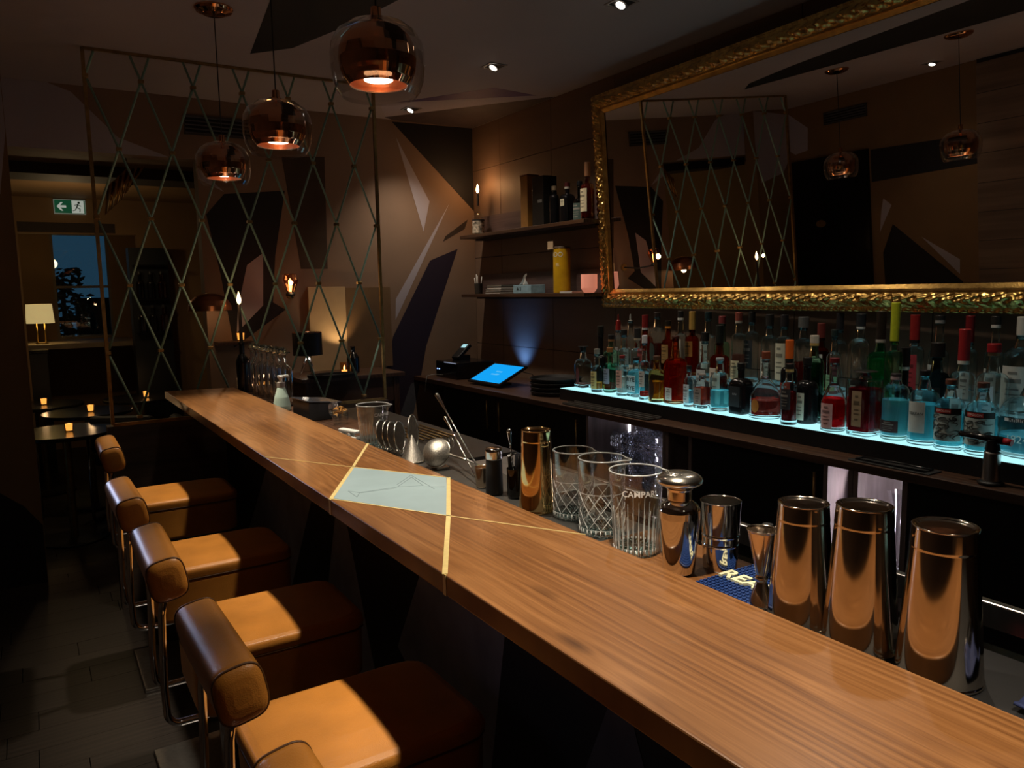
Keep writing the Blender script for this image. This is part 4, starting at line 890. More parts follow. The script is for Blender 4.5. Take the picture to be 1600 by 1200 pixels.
# ---------------------------------------------------------------- things on the wall shelves
US, LS = Z(.388) + .0004, Z(-.024) + .0004
SX = 2.755
def flame(name, x, y, z, parent, s=1.):
    MB().loft([(0, .001), (.004 * s, .0045 * s), (.011 * s, .0060 * s), (.022 * s, .0040 * s), (.034 * s, .0004)], 12, caps=False).build(name, E('candle_flame', (1., .62, .26), 14.), parent).location = (x, y, z)
def candle_bottle(x, y, z, h, r, ch, label, gm, lab):
    t = thing('candle_bottle', label, 'candle', (x, y, z), 0, None)
    hb = h * .60; nr = .013
    prof = [(0, r * .9), (.004, r), (hb, r)] + [(hb + (h * .18) * k / 6, nr + (r - nr) * math.cos(k / 6 * PI / 2) ** .9) for k in range(1, 7)] + [(h - .01, nr), (h - .008, nr * 1.25), (h, nr * 1.25)]
    MB().loft(prof, 30).build('glass_body', gm, t)
    if lab:
        o = MB().loft([(.015, r * 1.012), (hb * .85, r * 1.012)], 30, caps=False).build('paper_label', P('ornate_label', (.42, .36, .28), .7, var=.9, scale=55), t)
        MB().loft([(hb * .80, r * 1.02), (hb * .88, r * 1.02)], 30, caps=False).build('label_border', P('label_black', (.02, .02, .02), .6), o)
    MB().loft([(h, .0095), (h + ch * .5, .0085), (h + ch, .0075)], 14).build('candle', P('dark_wax', (.02, .014, .012), .5), t)
    MB().tube([(0, 0, h + ch), (.001, 0, h + ch + .006)], .0008, 6).build('wick', black_m, t)
    flame('flame', 0, 0, h + ch + .003, t, 1.9)
    return t
candle_bottle(2.76, 4.80, US, .205, .043, .085, 'lit black candle in a labelled clear bottle at the left end of the upper shelf', clear, True)
candle_bottle(.933, 4.105, Z(-.515) + .0006, .275, .034, .19, 'lit candle in a tall black bottle at the far end of the bar', black_g, False)
t = thing('spirit_box', 'tall tan cardboard bottle box on the upper shelf', 'box', (2.765, 4.15, US))
MB().box(-.042, .042, -.040, .040, 0, .322).build('carton', P('tan_card', (.42, .20, .04), .6), t, bevel=.002)
MB().box(-.044, .044, -.042, .042, .322, .330).build('lid', P('tan_card_lid', (.20, .07, .03), .6), t)
t = thing('spirit_box', 'wide black cardboard bottle box beside the tan one', 'box', (2.765, 3.985, US))
MB().box(-.05, .05, -.062, .062, 0, .298).build('carton', P('black_card', (.012, .013, .012), .4), t, bevel=.002)
MB().box(-.0505, -.0498, -.045, .0, .14, .158).build('printed_label', P('grey_foil', (.25, .25, .24), .4), t)
BS = [(2.745, 3.853, .225, .030, dict(glass='black', liq=None, lab=None, cap=(.35, .27, .18), nk=.22, ch=.5), 'small black bottle with wooden stopper beside the black box'),
      (2.768, 3.752, .235, .044, dict(sq=1, glass='black', liq=None, lab=(.72, .68, .5), lz=(.42, .72), lw=.6, cap=(.10, .02, .02), nk=.28, ch=.4, ring=(.7, .68, .6)), 'square black bottle with cream label on the upper shelf'),
      (2.768, 3.632, .228, .037, dict(glass='teal', liq=None, lab=(.06, .10, .09), lz=(.02, .55), lw=1.5, cap=(.01, .012, .014), nk=.42, ch=.25), 'matt teal stoneware look bottle on the upper shelf'),
      (2.748, 3.532, .318, .040, dict(glass='amber', liq=(.5, .12, .03), lv=.95, lab=(.66, .58, .40), lz=(.14, .62), lw=.8, cap=(.30, .14, .07), nk=.36, ch=.68), 'tall amber bottle with cream label at the right end of the upper shelf')]
for x, y, h, r, st, l in BS: bottle(x, y, US, h, r, st, l, 'bottles on the upper wall shelf')
t = thing('yellow_tin', 'tall yellow cylindrical tin with white lettering on the lower shelf', 'tin', (2.765, 3.81, LS))
MB().loft([(0, .050), (.003, .052), (.262, .052), (.265, .050)], 40).build('tin_body', P('yellow_print', (.62, .36, .01), .4), t)
MB().loft([(.265, .053), (.266, .0535), (.275, .0535), (.276, .052)], 40).build('lid', P('tin_lid', (.10, .07, .05), .4), t)
wrap_text('lettering', 'ADO', .040, .052, .228, P('tin_white', (.7, .66, .5), .6), t, ang=PI + .25, bold=1.2)
wrap_text('lettering', 'EL', .026, .052, .168, P('tin_white', (.7, .66, .5), .6), t, ang=PI + .45)
MB().box(-.06, -.058, .006, .062, .262, .31).build('price_card', P('card_beige', (.5, .36, .22), .7), t)
t = thing('tissue_box', 'pale blue tissue box with a white tissue pulled up on the lower shelf', 'tissue box', (2.76, 4.165, LS))
MB().box(-.055, .055, -.105, .105, 0, .055).build('carton', P('pale_blue_card', (.26, .42, .52), .6, var=.2, scale=30), t, bevel=.003)
m = MB(); vs = []
for i in range(9):
    for j in range(7):
        u, v = i / 8 - .5, j / 6; vs.append((.010 * math.sin(u * 9 + v * 3), .055 + u * .085 * (1 - .55 * v) + .02 * (1 - v) - .01, .055 + v * .075 * (1 - 1.2 * abs(u + .1)) + .002))
m.add(vs, [(i * 7 + j, (i + 1) * 7 + j, (i + 1) * 7 + j + 1, i * 7 + j + 1) for i in range(8) for j in range(6)], 0, True).build('tissue', P('tissue_white', (.66, .62, .58), .9), t, fix=False)
flat_text('lettering', 'A 3', .034, black_p, t, Matrix.Translation((-.0556, .035, .028)) @ Matrix.Rotation(-PI / 2, 4, 'Z') @ Matrix.Rotation(PI / 2, 4, 'X'), bold=1.2)
t = thing('tealight_holder', 'glowing pink glass tealight holder at the right end of the lower shelf', 'candle holder', (2.75, 3.525, LS))
MB().loft([(0, .026), (.004, .032), (.022, .045), (.028, .047), (.105, .047), (.105, .044), (.03, .044), (.02, .040), (.012, .02), (.012, .0005)], 36, caps=False).build('glass_cup', P('frosted_pink_glass', (.75, .36, .30), .55, var=.15, scale=60, emit=(1., .33, .20), es=.42, stretch=(1, 1, .1)), t)
MB().loft([(.013, .019), (.026, .019)], 20).build('tealight', P('wax_white', (.7, .5, .4), .5, emit=(1., .5, .25), es=.8), t)
t = thing('pen_cup', 'small dark cup of white pens at the left end of the lower shelf', 'pen cup', (2.755, 4.81, LS))
MB().loft([(0, .028), (.075, .030), (.075, .026), (.006, .026)], 24).build('cup', P('dark_cup', (.04, .035, .03), .5), t)
for k, (a, b) in enumerate(((-.010, .012), (.012, -.006), (.004, .016), (-.014, -.010))):
    MB().tube([(a, b, .01), (a * 1.8, b * 1.8, .115 + .008 * k)], .0042, 8).build('pen', paper, t)
for k, (dz, w_, l_, col, lab) in enumerate(((0, .14, .20, (.05, .045, .04), 'bottom dark folder of the pile on the lower shelf'), (.017, .13, .19, (.45, .45, .42), 'pale notebook in the middle of the pile on the lower shelf'), (.031, .125, .17, (.03, .03, .035), 'dark notebook in the pile left of the tissue box'), (.050, .12, .16, (.28, .30, .28), 'top grey booklet of the pile left of the tissue box'))):
    t = thing('notebook', lab, 'notebook', (2.765, 4.52, LS + dz), .04 * k, 'notebooks piled on the lower shelf'); th_ = (.016, .013, .018, .010)[k]
    MB().box(-w_ / 2, w_ / 2, -l_ / 2, l_ / 2, 0, .002).box(-w_ / 2, w_ / 2, -l_ / 2, l_ / 2, th_ - .002, th_).build('cover', paint('cover', col), t)
    MB().box(-w_ / 2 + .003, w_ / 2 - .003, -l_ / 2 + .003, l_ / 2 - .003, .002, th_ - .002).build('pages', paper, t)
t = MB().box(-.05, .05, -.06, .06, 0, .010).build('paper_slip', paper, None, (0, 0, 0)); t.location = (2.74, 3.67, LS); tag(t, 'small stack of white paper slips beside the pink tealight', 'paper')
# ---------------------------------------------------------------- on the back-bar worktop
WZ = Z(-.602) + .0005
t = thing('tablet_till', 'touchscreen till with bright blue display tilted on the worktop', 'till screen', (2.53, 4.20, WZ), .04)
tl = Matrix.Rotation(-math.radians(25), 3, 'Y')
def tb(x0, x1, y0, y1, z0, z1, name, mat, par):
    m = MB(); vs = []
    for z in (z0, z1):
        for y in (y0, y1):
            for x in (x0, x1):
                p = tl @ Vector((x, y, z)); vs.append((p.x, p.y, p.z + .075))
    m.add(vs, [(0, 2, 3, 1), (4, 5, 7, 6), (0, 1, 5, 4), (2, 6, 7, 3), (0, 4, 6, 2), (1, 3, 7, 5)]); return m.build(name, mat, par)
tb(-.125, .115, -.185, .185, -.012, .0, 'bezel', black_g, t)
sc_ = tb(-.108, .100, -.166, .166, .0002, .0012, 'screen', E('screen_blue', (.008, .40, 1.0), .92), t)
for q in ((-.02, -.03, .045, .06), (.015, -.035, .03, .05), (-.015, .0, -.04, -.01)):
    tb(q[0] - .006, q[0] + .006, q[1], q[2], .0013, .0018, 'screen_text', E('screen_text_blue', (.12, .55, 1.0), .9), sc_)
m = MB().box(-.06, .06, -.07, .07, 0, .012); m.tube([(.02, 0, .01), (.01, 0, .062)], .018, 12); m.build('stand', black_g, t)
m = MB().tube([(.10, -.14, .085), (.15, -.17, .07), (.19, -.20, .004)], .003, 6); m.build('cable', black_m, t)
t = thing('receipt_printer', 'black till box with a pale light line and two blue status lights', 'printer', (2.62, 4.76, WZ))
MB().box(-.17, .13, -.16, .16, 0, .115).build('case', black_g, t, bevel=.008)
MB().box(-.175, -.165, -.15, .02, .108, .113).build('light_line', E('pale_light_line', (.5, .55, .75), .35), t)
for dy in (.13, .10): MB().box(-.173, -.169, dy - .003, dy + .003, .055, .061).build('status_light', E('blue_led', (.25, .45, 1.), 4.), t)
m = MB().tube([(-.17, .05, .02), (-.24, .03, .03), (-.295, .05, .02), (-.305, .07, -.09)], .003, 6); m.build('cable', P('grey_cable', (.25, .25, .24), .5), t)
t = thing('card_terminal', 'card terminal with small lit display standing on the black till box', 'card reader', (2.62, 4.84, WZ + .1155), .2)
m = MB(); R = Matrix.Rotation(math.radians(-38), 3, 'Y'); m.obox((0, 0, .055), (.15, .075, .028), R); m.build('housing', black_m, t, bevel=.005)
m = MB(); m.obox(R @ Vector((.045, 0, .0152)) + Vector((0, 0, .055)), (.035, .048, .001), R); m.build('display', E('terminal_display', (.45, .8, .85), .9), t)
MB().box(-.05, .05, -.035, .035, 0, .03).build('foot', black_m, t)
for k in range(4):
    o = MB().loft([(0, .138), (.006, .140), (.022, .150), (.024, .150), (.024, .146), (.009, .137), (.009, .0005)], 48).build('serving_tray', P('tray_rubber', (.012, .012, .013), .55), None)
    o.location = (2.56, 3.60, WZ + .0245 * k)
    tag(o, ['lowest', 'second lowest', 'second highest', 'topmost'][k] + ' of the stacked round black serving trays left of the bottles', 'tray', 'round black trays on the worktop')
t = thing('bar_mat', 'long dark grooved mat on the worktop edge under the left end of the bottles', 'mat', (2.395, 2.92, WZ))
MB().box(-.045, .045, -.33, .33, 0, .006).build('mat_base', P('dark_rubber', (.02, .02, .02), .5), t, bevel=.002)
m = MB()
for k in (-.038, .0, .038): m.box(k - .004, k + .004, -.33, .33, .006, .012)
m.build('metal_rails', P('rail_metal', (.20, .19, .18), .35, .8), t)
t = thing('bar_mat', 'short black mat with raised loop rim on the worktop left of the torch', 'mat', (2.39, 1.44, WZ))
MB().box(-.04, .04, -.14, .14, 0, .004).build('mat_base', P('dark_rubber', (.02, .02, .02), .5), t, bevel=.002)
MB().tube([(-.025, -.12, .006), (.02, -.12, .006), (.028, 0, .006), (.02, .12, .006), (-.025, .12, .006)], .004, 8, closed=True).build('rim', black_g, t)
t = thing('kitchen_torch', 'steel gas torch with black T shaped head and red button on the worktop edge', 'torch', (2.395, 1.138, WZ))
MB().loft([(0, .034), (.006, .036), (.010, .030), (.012, .0265)], 28).build('base', black_m, t)
MB().loft([(.012, .0245), (.096, .0225), (.100, .0185)], 28).build('gas_tank', steel_b, t)
MB().loft([(.100, .019), (.104, .021), (.122, .018), (.135, .016)], 24).build('collar', black_g, t)
m = MB().tube([(-.002, .095, .140), (0, .05, .138), (0, -.03, .135)], [.0085, .0095, .012], 14); m.build('burner_head', black_g, t)
MB().tube([(0, -.03, .135), (0, -.052, .133)], .0105, 12).build('red_button', P('red_plastic', (.45, .02, .03), .4), t)
# niche contents
tg = THIN('crystal', (.95, .955, .97), .14, .9)
first = None; NZ = Z(-1.05) + .0005
k = 0
for lay in range(4):
    for i in range(5):
        for j in range(3):
            x, y = 2.45 + .085 * j, 2.57 + .083 * i; z = NZ + .088 * lay
            if first is None:
                first = thing('tumbler', '', 'glass', (x, y, z), 0, 'crystal tumblers stacked in the lit niche')
                m = MB(); n = 24; prof = [(0, .030), (.004, .034), (.03, .037), (.06, .039), (.086, .040), (.086, .037), (.06, .036), (.022, .033), (.018, .0005)]
                m.loft(prof, 10, smooth=False, caps=False); m.build('bowl', tg, first)
                m = MB()
                for q in range(10):
                    a = q * 2 * PI / 10
                    for dz in (.020, .048):
                        p = Vector((.0375 * math.cos(a), .0375 * math.sin(a), dz)); m.sphere(p, .0095, 6, 4, sc=(1, 1, 1.5))
                m.build('cut_facets', GLASS('crystal_cut', (.97, .98, 1.)), first); o = first
            else: o = copy_tree(first); o.location = (x, y, z)
            row = ('front', 'middle', 'rear')[j]; lv = ('bottom', 'second', 'third', 'top')[lay]
            o['label'] = '%s layer tumbler in the lit niche, %s row, %s from its right end' % (lv, row, ('first', 'second', 'third', 'fourth', 'fifth')[i])
t = thing('soap_bottle', 'white plastic bottle standing in the narrow lit niche', 'bottle', (2.47, 1.628, NZ))
MB().loft([(0, .032), (.004, .035), (.25, .035), (.28, .024), (.30, .012), (.32, .012)], 24).build('bottle_body', P('frosted_white', (.55, .56, .68), .5), t)
MB().loft([(.32, .014), (.345, .014), (.345, .006), (.372, .006)], 16).build('pump', P('pump_grey', (.3, .3, .35), .3), t)
t = thing('glass_carafe', 'tall cut glass carafe glowing in the niche behind the middle shaker tin', 'carafe', (2.46, 1.458, NZ))
MB().loft([(0, .036), (.004, .040), (.10, .041), (.18, .030), (.24, .022), (.30, .026), (.345, .036), (.345, .034), (.30, .0235), (.24, .0195), (.18, .027), (.10, .038), (.012, .036)], 30, caps=False).build('body', tg, t)
m = MB()
for q in range(12):
    for dz in (.03, .06, .09): a = q * PI / 6 + dz * 8; m.sphere((.040 * math.cos(a), .040 * math.sin(a), dz), .009, 6, 4)
m.build('cut_facets', GLASS('crystal_cut', (.97, .98, 1.)), t)
# ---------------------------------------------------------------- leather bar stools
leather = P('cognac_leather', (.50, .20, .034), .36, var=.14, scale=9, bump=.30, bscale=420, spec=.45)
piping_m = P('dark_piping', (.10, .040, .010), .5)
def se_ring(a, b, z, e, n=56):
    return [(a * se(2 * PI * (k + .5) / n, e) * math.cos(2 * PI * (k + .5) / n), b * se(2 * PI * (k + .5) / n, e) * math.sin(2 * PI * (k + .5) / n), z) for k in range(n)]
ST = thing('bar_stool', '', 'bar stool', (.49, 1.95, 0), 0, 'cognac leather bar stools along the bar')
zt = Z(-.8226)
a, b = .212, .163; asp = b / a
MB().loft([(zt - .165, a * .90, 9, asp), (zt - .160, a * .95, 9, asp), (zt - .150, a * .965, 9, asp), (zt - .045, a * .975, 9, asp), (zt - .036, a * .97, 9, asp)], 56).build('seat_block', leather, ST)
cu = MB().loft([(zt - .036, a * .965, 9, asp), (zt - .030, a * .99, 9, asp), (zt - .018, a * 1.0, 9, asp), (zt - .007, a * .99, 9, asp), (zt - .001, a * .965, 8, asp), (zt + .003, a * .90, 7, asp), (zt + .006, a * .7, 6, asp), (zt + .009, a * .4, 4, asp), (zt + .010, .001, 2, asp)], 56, caps=True).build('seat', leather, ST)
MB().tube(se_ring(a * .985, b * .985, zt - .033, 9), .0028, 6, closed=True).build('piping', piping_m, cu)
# back cushion: a rounded bolster lying along the bar
cx, cz, hx, hz, hl = -.252, Z(-.628), .041, .049, .166
prof = [(-hl - .007, .001), (-hl - .0065, .35), (-hl - .004, .65), (-hl + .001, .86), (-hl + .006, .945), (-hl + .012, .985), (-hl + .022, 1.)]; prof += [(-z, s) for z, s in reversed(prof)]
RY = Matrix(((1, 0, 0), (0, 0, 1), (0, 1, 0)))
RB = Matrix.Rotation(-.18, 3, 'Y') @ RY
bk = MB().loft([(z, hx * s, 3.6, hz / hx) for z, s in prof], 44, rot=RB, c=(cx, 0, cz)).build('backrest', leather, ST)
for q in (-hl + .008, hl - .008):
    pts = []
    for k in range(44):
        th = 2 * PI * k / 44; d = se(th, 3.6); p = RB @ Vector((hx * .965 * d * math.cos(th), hz * .965 * d * math.sin(th), q)); pts.append((p.x + cx, p.y, p.z + cz))
    MB().tube(pts, .0024, 6, closed=True).build('piping', piping_m, bk)
for yq in (-.105, .105):
    pts = [(cx - .002, yq, cz - .03), (cx - .012, yq, cz - .10), (cx - .018, yq, Z(-.90)), (cx - .016, yq, Z(-.965))] + [(cx - .016 + .03 - .03 * math.cos(t_ * PI / 12), yq, Z(-.965) - .03 * math.sin(t_ * PI / 12)) for t_ in range(1, 7)] + [(cx + .10, yq, Z(-.995)), (.10, yq, Z(-.995))]
    MB().tube(pts, .0085, 12).build('back_tube', chrome, ST)
MB().box(.06, .10, -.115, .115, Z(-1.003), Z(-.986)).build('cross_bar', chrome, ST)
MB().loft([(.014, .034), (.02, .027), (Z(-.99), .027), (Z(-.985), .05), (Z(-.986), .05)], 24).build('pedestal', chrome, ST)
MB().box(-.21, .21, -.21, .21, 0, .013).build('base_plate', steel_b, ST, bevel=.003)
MB().tube([(.03, -.13, .32), (.14, -.13, .32), (.16, -.11, .32), (.16, .11, .32), (.14, .13, .32), (.03, .13, .32)], .009, 10).build('footrest', chrome, ST)
SY = [(.49, .79), (.49, 1.368), (.474, 1.965), (.468, 2.59), (.497, 3.47)]
SLAB = ['nearest cognac leather bar stool, cut off by the bottom edge of the photo', 'cognac leather bar stool with its whole seat near the bottom edge, second in the row',
        'third cognac leather bar stool, in front of the bar below the slate inlay', 'fourth cognac leather bar stool, second from the far end of the row', 'farthest cognac leather bar stool, standing apart next to the half wall']
for i, (x, y) in enumerate(SY):
    o = ST if i == 0 else copy_tree(ST)
    o.location = (x, y, .0005); o['label'] = SLAB[i]; o.rotation_euler = (0, 0, (.0, .015, -.01, .012, -.01)[i])
# ---------------------------------------------------------------- tools behind the bar
RZ = Z(-.515) + .0006
for i in range(6):
    f = i / 5; y = 4.0 + (3.545 - 4.0) * f; x = .962 + (.985 - .962) * f
    if i == 0:
        t = dec = thing('decanter', '', 'decanter', (x, y, RZ), 0, 'clear square decanters at the far end of the bar')
        prof = [(0, .030, 9), (.004, .034, 9), (.165, .034, 9), (.180, .031, 7), (.196, .018, 3), (.203, .0145, 2), (.225, .013, 2), (.236, .015, 2), (.246, .026, 2), (.2475, .034, 2), (.250, .034, 2), (.250, .031, 2), (.243, .018, 2), (.225, .0105, 2), (.203, .012, 2), (.196, .0155, 3), (.180, .0285, 7), (.165, .0314, 9), (.016, .0314, 9), (.014, .026, 9), (.0139, .0005, 9)]
        MB().loft(prof, 48, caps=False).build('glass_body', GLASS('decanter_crystal', (.97, .975, .98)), t)
        MB().loft([(.247, .0), (.246, .012), (.256, .019), (.268, .017), (.275, .0005)], 24, caps=False).build('stopper', GLASS('glass_base', (.8, .9, .9)), t)
    else: t = copy_tree(dec); t.location = (x, y, RZ)
    t['label'] = ['clear square decanter next to the black candle bottle', 'second clear decanter from the black candle bottle', 'third clear decanter from the black candle bottle', 'third clear decanter from the soap dispenser', 'second clear decanter from the soap dispenser', 'clear square decanter right behind the pale soap dispenser'][i]
t = thing('soap_dispenser', 'pale mint soap dispenser with white pump at the bar edge', 'soap dispenser', (.937, 3.425, RZ))
MB().loft([(0, .034), (.003, .038), (.02, .038), (.06, .031), (.098, .019), (.104, .017)], 32).build('bottle_body', P('mint_plastic', (.44, .60, .54), .35, var=.04), t)
MB().loft([(.104, .018), (.126, .018)], 24).build('collar', P('collar_grey', (.30, .28, .26), .4), t)
m = MB().loft([(.126, .008), (.145, .008), (.145, .013), (.156, .013)], 16); m.box(-.012, .036, -.009, .009, .147, .157); m.build('pump', white_p, t)
t = thing('napkin_caddy', 'black napkin caddy with sloping glossy lid at the bar edge', 'napkin holder', (1.0, 3.13, RZ), .1)
MB().prism([(-.07, 0), (.07, 0), (.07, .062), (-.07, .078)], 'Y', -.085, .085).build('case', black_m, t, bevel=.003)
MB().prism([(-.073, .079), (.073, .063), (.073, .069), (-.073, .085)], 'Y', -.088, .088).build('lid', P('glossy_slate_lid', (.05, .055, .07), .12), t, bevel=.002)
t = thing('tongs_ring', 'shiny chrome ring handled ice strainer leaning beside the napkin caddy', 'strainer', (1.03, 3.005, RZ))
for k in range(4):
    pts = [(.006 * k - .01, .030 * math.cos(q * PI / 10), .048 + .030 * math.sin(q * PI / 10)) for q in range(20)]
    MB().tube(pts, .0030, 8, closed=True).build('ring', chrome, t)
MB().box(-.012, .014, -.016, .016, 0, .020).build('foot', chrome, t, bevel=.003)
t = thing('garnish_glass', 'small glass of dried orange garnish near the bar end', 'glass', (1.02, 2.90, RZ))
MB().loft([(0, .026), (.004, .029), (.055, .032), (.055, .030), (.006, .027)], 24, caps=False).build('bowl', clear, t)
random.seed(8); m = MB()
for k in range(26):
    a = random.random() * 6.28; rr = .024 * random.random() ** .5; p = Vector((rr * math.cos(a), rr * math.sin(a), .04 + .03 * random.random()))
    R = Matrix.Rotation(random.random() * 6, 3, 'X') @ Matrix.Rotation(random.random() * 6, 3, 'Y'); s_ = .012
    m.add([p + R @ Vector(q) * s_ for q in ((-1, -.4, 0), (0, -.5, .4), (1, 0, 0), (0, .5, .2))], [(0, 1, 2, 3)])
m.build('dried_garnish', P('orange_peel', (.40, .20, .05), .7), t, fix=False)
# mixing glasses: thick cut crystal
cry = THIN('crystal_wall', (.94, .96, .96), .07, 1.0)
cutm = P('cut_glint_white', (.62, .64, .64), .25, var=.3, scale=90, spec=.8)  # whitish colour stands in for glints along the cuts
rimm = P('rim_glint', (.42, .44, .44), .12, var=.1, scale=60, spec=1.)  # pale tone paints the highlight round the rim
def mixing(name, label, x, y, h, r0, r1, kind, spout_ang):
    t = thing(name, label, 'mixing glass', (x, y, RZ)); m = MB(); n = 96; th = .0032
    zs = [0, .002, .006] + [h * k / 30 for k in range(1, 30)] + [h - .003, h]
    vs = []
    def rad(z, a):
        f = z / h; r = r0 + (r1 - r0) * f
        if z < .004: r *= .96
        if kind == 'yarai' and .10 < f < .56:
            g1 = abs(((a / (2 * PI) * 12 + f * 5.0) % 1) - .5); g2 = abs(((a / (2 * PI) * 12 - f * 5.0) % 1) - .5)
            r -= .0030 * max(0, 1 - min(g1, g2) / .085)
        if kind == 'ribbed' and f < .58:
            r -= .0016 * (1 - f / .58) ** .4 * (.5 + .5 * math.cos(a * 26))
        if f > .86:
            dl = (a - spout_ang + PI) % (2 * PI) - PI; w_ = math.exp(-(dl / .22) ** 2); r += .016 * w_ * ((f - .86) / .14) ** 1.5
        return r
    for z in zs:
        for k in range(n):
            a = 2 * PI * k / n; r = rad(z, a); vs.append((r * math.cos(a), r * math.sin(a), z))
    inner = [h, h - .003] + [h * k / 20 for k in range(19, 3, -1)] + [.020, .0185]
    for z in inner:
        for k in range(n):
            a = 2 * PI * k / n; f = z / h
            r = r0 + (r1 - r0) * f - th
            if f > .86:
                dl = (a - spout_ang + PI) % (2 * PI) - PI; r += .016 * math.exp(-(dl / .22) ** 2) * ((f - .86) / .14) ** 1.5
            if z < .0186: r *= .93
            vs.append((r * math.cos(a), r * math.sin(a), z))
    N = len(zs) + len(inner); fs = []
    for i in range(N - 1):
        for k in range(n): fs.append((i * n + k, i * n + (k + 1) % n, (i + 1) * n + (k + 1) % n, (i + 1) * n + k))
    fs.append(tuple(range(n - 1, -1, -1))); fs.append(tuple((N - 1) * n + k for k in range(n)))
    m.add(vs, fs, 0, True); o = m.build('glass_body', cry, t)
    for p_ in o.data.polygons:
        if len(p_.vertices) > 4: p_.use_smooth = False
    def on(a, z, off=.0002): r = rad(z, a) + off; return (r * math.cos(a), r * math.sin(a), z)
    m = MB()
    if kind == 'yarai':
        for q in range(11):
            for sg in (1, -1):
                pts = [on(2 * PI * q / 11 + sg * (f - .1) * 2.5, h * f) for f in [.10 + .46 * k / 14 for k in range(15)]]
                m.tube(pts, [.0003] + [.00075] * 13 + [.0003], 5)
        for k in (.10, .565): m.tube([on(2 * PI * q / 40, h * k) for q in range(40)], .0004, 5, closed=True)
    else:
        for q in range(26):
            a = 2 * PI * q / 26; tp = .50 + .10 * ((q * 7) % 5) / 4
            m.tube([on(a, h * f) for f in [.03 + (tp - .03) * k / 8 for k in range(9)]], [.0016, .0016, .0014, .0012, .001, .0008, .0006, .0004, .0002], 5)
    m.build('cut_pattern', cutm, t)
    m = MB(); pts = [on(2 * PI * q / 60, h - .0005, -.0014) for q in range(60)]; m.tube(pts, .0016, 6, closed=True); m.build('rim', rimm, t)
    m = MB().loft([(.001, r0 * .80), (.003, r0 * .90), (.015, r0 * .88), (.018, r0 * .6)], 40)
    m.build('thick_base', GLASS('glass_base', (.8, .9, .9)), t)
    m = MB()
    for q in range(16):
        a = 2 * PI * q / 16; m.tube([(.006 * math.cos(a), .006 * math.sin(a), .0008), (r0 * .86 * math.cos(a), r0 * .86 * math.sin(a), .0008)], .0008, 5)
    for q in range(30): a = 2 * PI * q / 30; m.tube([on(a, .004), on(a, .016)], .0012, 5)
    m.build('star_cut', cutm, t)
    return t
mixing('mixing_glass', 'first cut glass mixing glass with diamond pattern, right of the gold shaker tin', 1.022, 1.372, .154, .046, .047, 'yarai', -1.1)
mixing('mixing_glass', 'second cut glass mixing glass with diamond pattern, left of the lettered one', 1.0, 1.243, .162, .048, .0505, 'yarai', -1.0)
t = mixing('mixing_glass', 'ribbed mixing glass with white capital lettering beside the steel cobbler shaker', .978, 1.11, .164, .043, .053, 'ribbed', -.9)
wrap_text('lettering', 'CAMPARI', .0165, .0508, .127, P('white_print', (.75, .75, .74), .6, emit=(.7, .7, .68), es=.0), t, ang=PI + 1.0, bold=1.25)
t = mixing('mixing_glass', 'ribbed mixing glass with spout standing alone on the rail beside the strainers', .962, 2.415, .142, .043, .055, 'ribbed', -.75)
wrap_text('lettering', 'CAMPARI', .015, .0525, .112, P('white_print', (.75, .75, .74), .6), t, ang=PI + 1.85, bold=1.2)
# clip, strainers
t = thing('white_clip', 'white plastic clip lying beside the lone ribbed mixing glass', 'clip', (.945, 2.60, RZ), .3)
m = MB().box(-.012, .012, -.05, .05, .0, .010).box(-.012, .012, -.05, .05, .022, .032).box(-.012, .012, .03, .05, .010, .022).box(-.012, .012, -.018, -.004, .010, .022); m.build('clip_body', white_p, t, bevel=.003)
coilm = P('strainer_steel', (.62, .60, .54), .24, 1., .1, 50)
for i, (x, y, hh, tilt) in enumerate(((.962, 2.325, .098, -.12), (.966, 2.288, .100, -.10), (.970, 2.252, .102, -.14), (.976, 2.217, .106, -.10), (1.0, 2.172, .130, -.06))):
    t = thing('cocktail_strainer', ['first coil strainer, touching the lone ribbed mixing glass', 'second coil strainer of the leaning row from the lone mixing glass', 'third coil strainer in the middle of the leaning row', 'fourth coil strainer of the leaning row, next to the tallest', 'tallest strainer hoop at the right end of the leaning row'][i], 'strainer', (x, y, RZ), .80, 'strainers leaning on the rail')
    R = Matrix.Rotation(tilt, 3, 'X'); rr = .046
    pts = [R @ Vector((rr * math.cos(q * PI / 14), 0, hh * .56 + hh * .44 * math.sin(q * PI / 14))) for q in range(28)]
    lo = min(p.z for p in pts)
    pts = [p + Vector((0, 0, .003 - min(0, lo))) for p in pts]
    MB().tube(pts, .0026, 8, closed=True).build('coil_rim', coilm, t)
    m = MB().loft([(-.0008, rr * .94, 2, hh * .44 / rr), (.0008, rr * .94, 2, hh * .44 / rr)], 32, rot=R @ Matrix.Rotation(PI / 2, 3, 'X'), c=(0, 0, 0)); q_ = R @ Vector((0, 0, hh * .56)); m.v = [(a_ + q_.x, b_ + q_.y, c_ + q_.z + .003 - min(0, lo)) for a_, b_, c_ in m.v]
    m.build('strainer_plate', P('strainer_plate', (.20, .15, .10), .45, 1., .3, 90, bump=.6, bscale=300), t)  # brown tone stands in for the wood reflected in the plate
    m = MB().tube([R @ Vector((-.016, 0, .014)), R @ Vector((-.010, 0, .004)), R @ Vector((.010, 0, .004)), R @ Vector((.016, 0, .014))], .003, 8); m.build('handle', coilm, t)
t = thing('cone_strainer', 'pointed mesh cone strainer standing on its rim between coil strainers and round bowl strainer', 'strainer', (.965, 2.115, RZ))
MB().loft([(0, .036), (.004, .037), (.078, .004), (.082, .001)], 32).build('mesh_cone', P('steel_mesh', (.46, .44, .40), .35, .9, .3, 260, bump=.6, bscale=500), t)
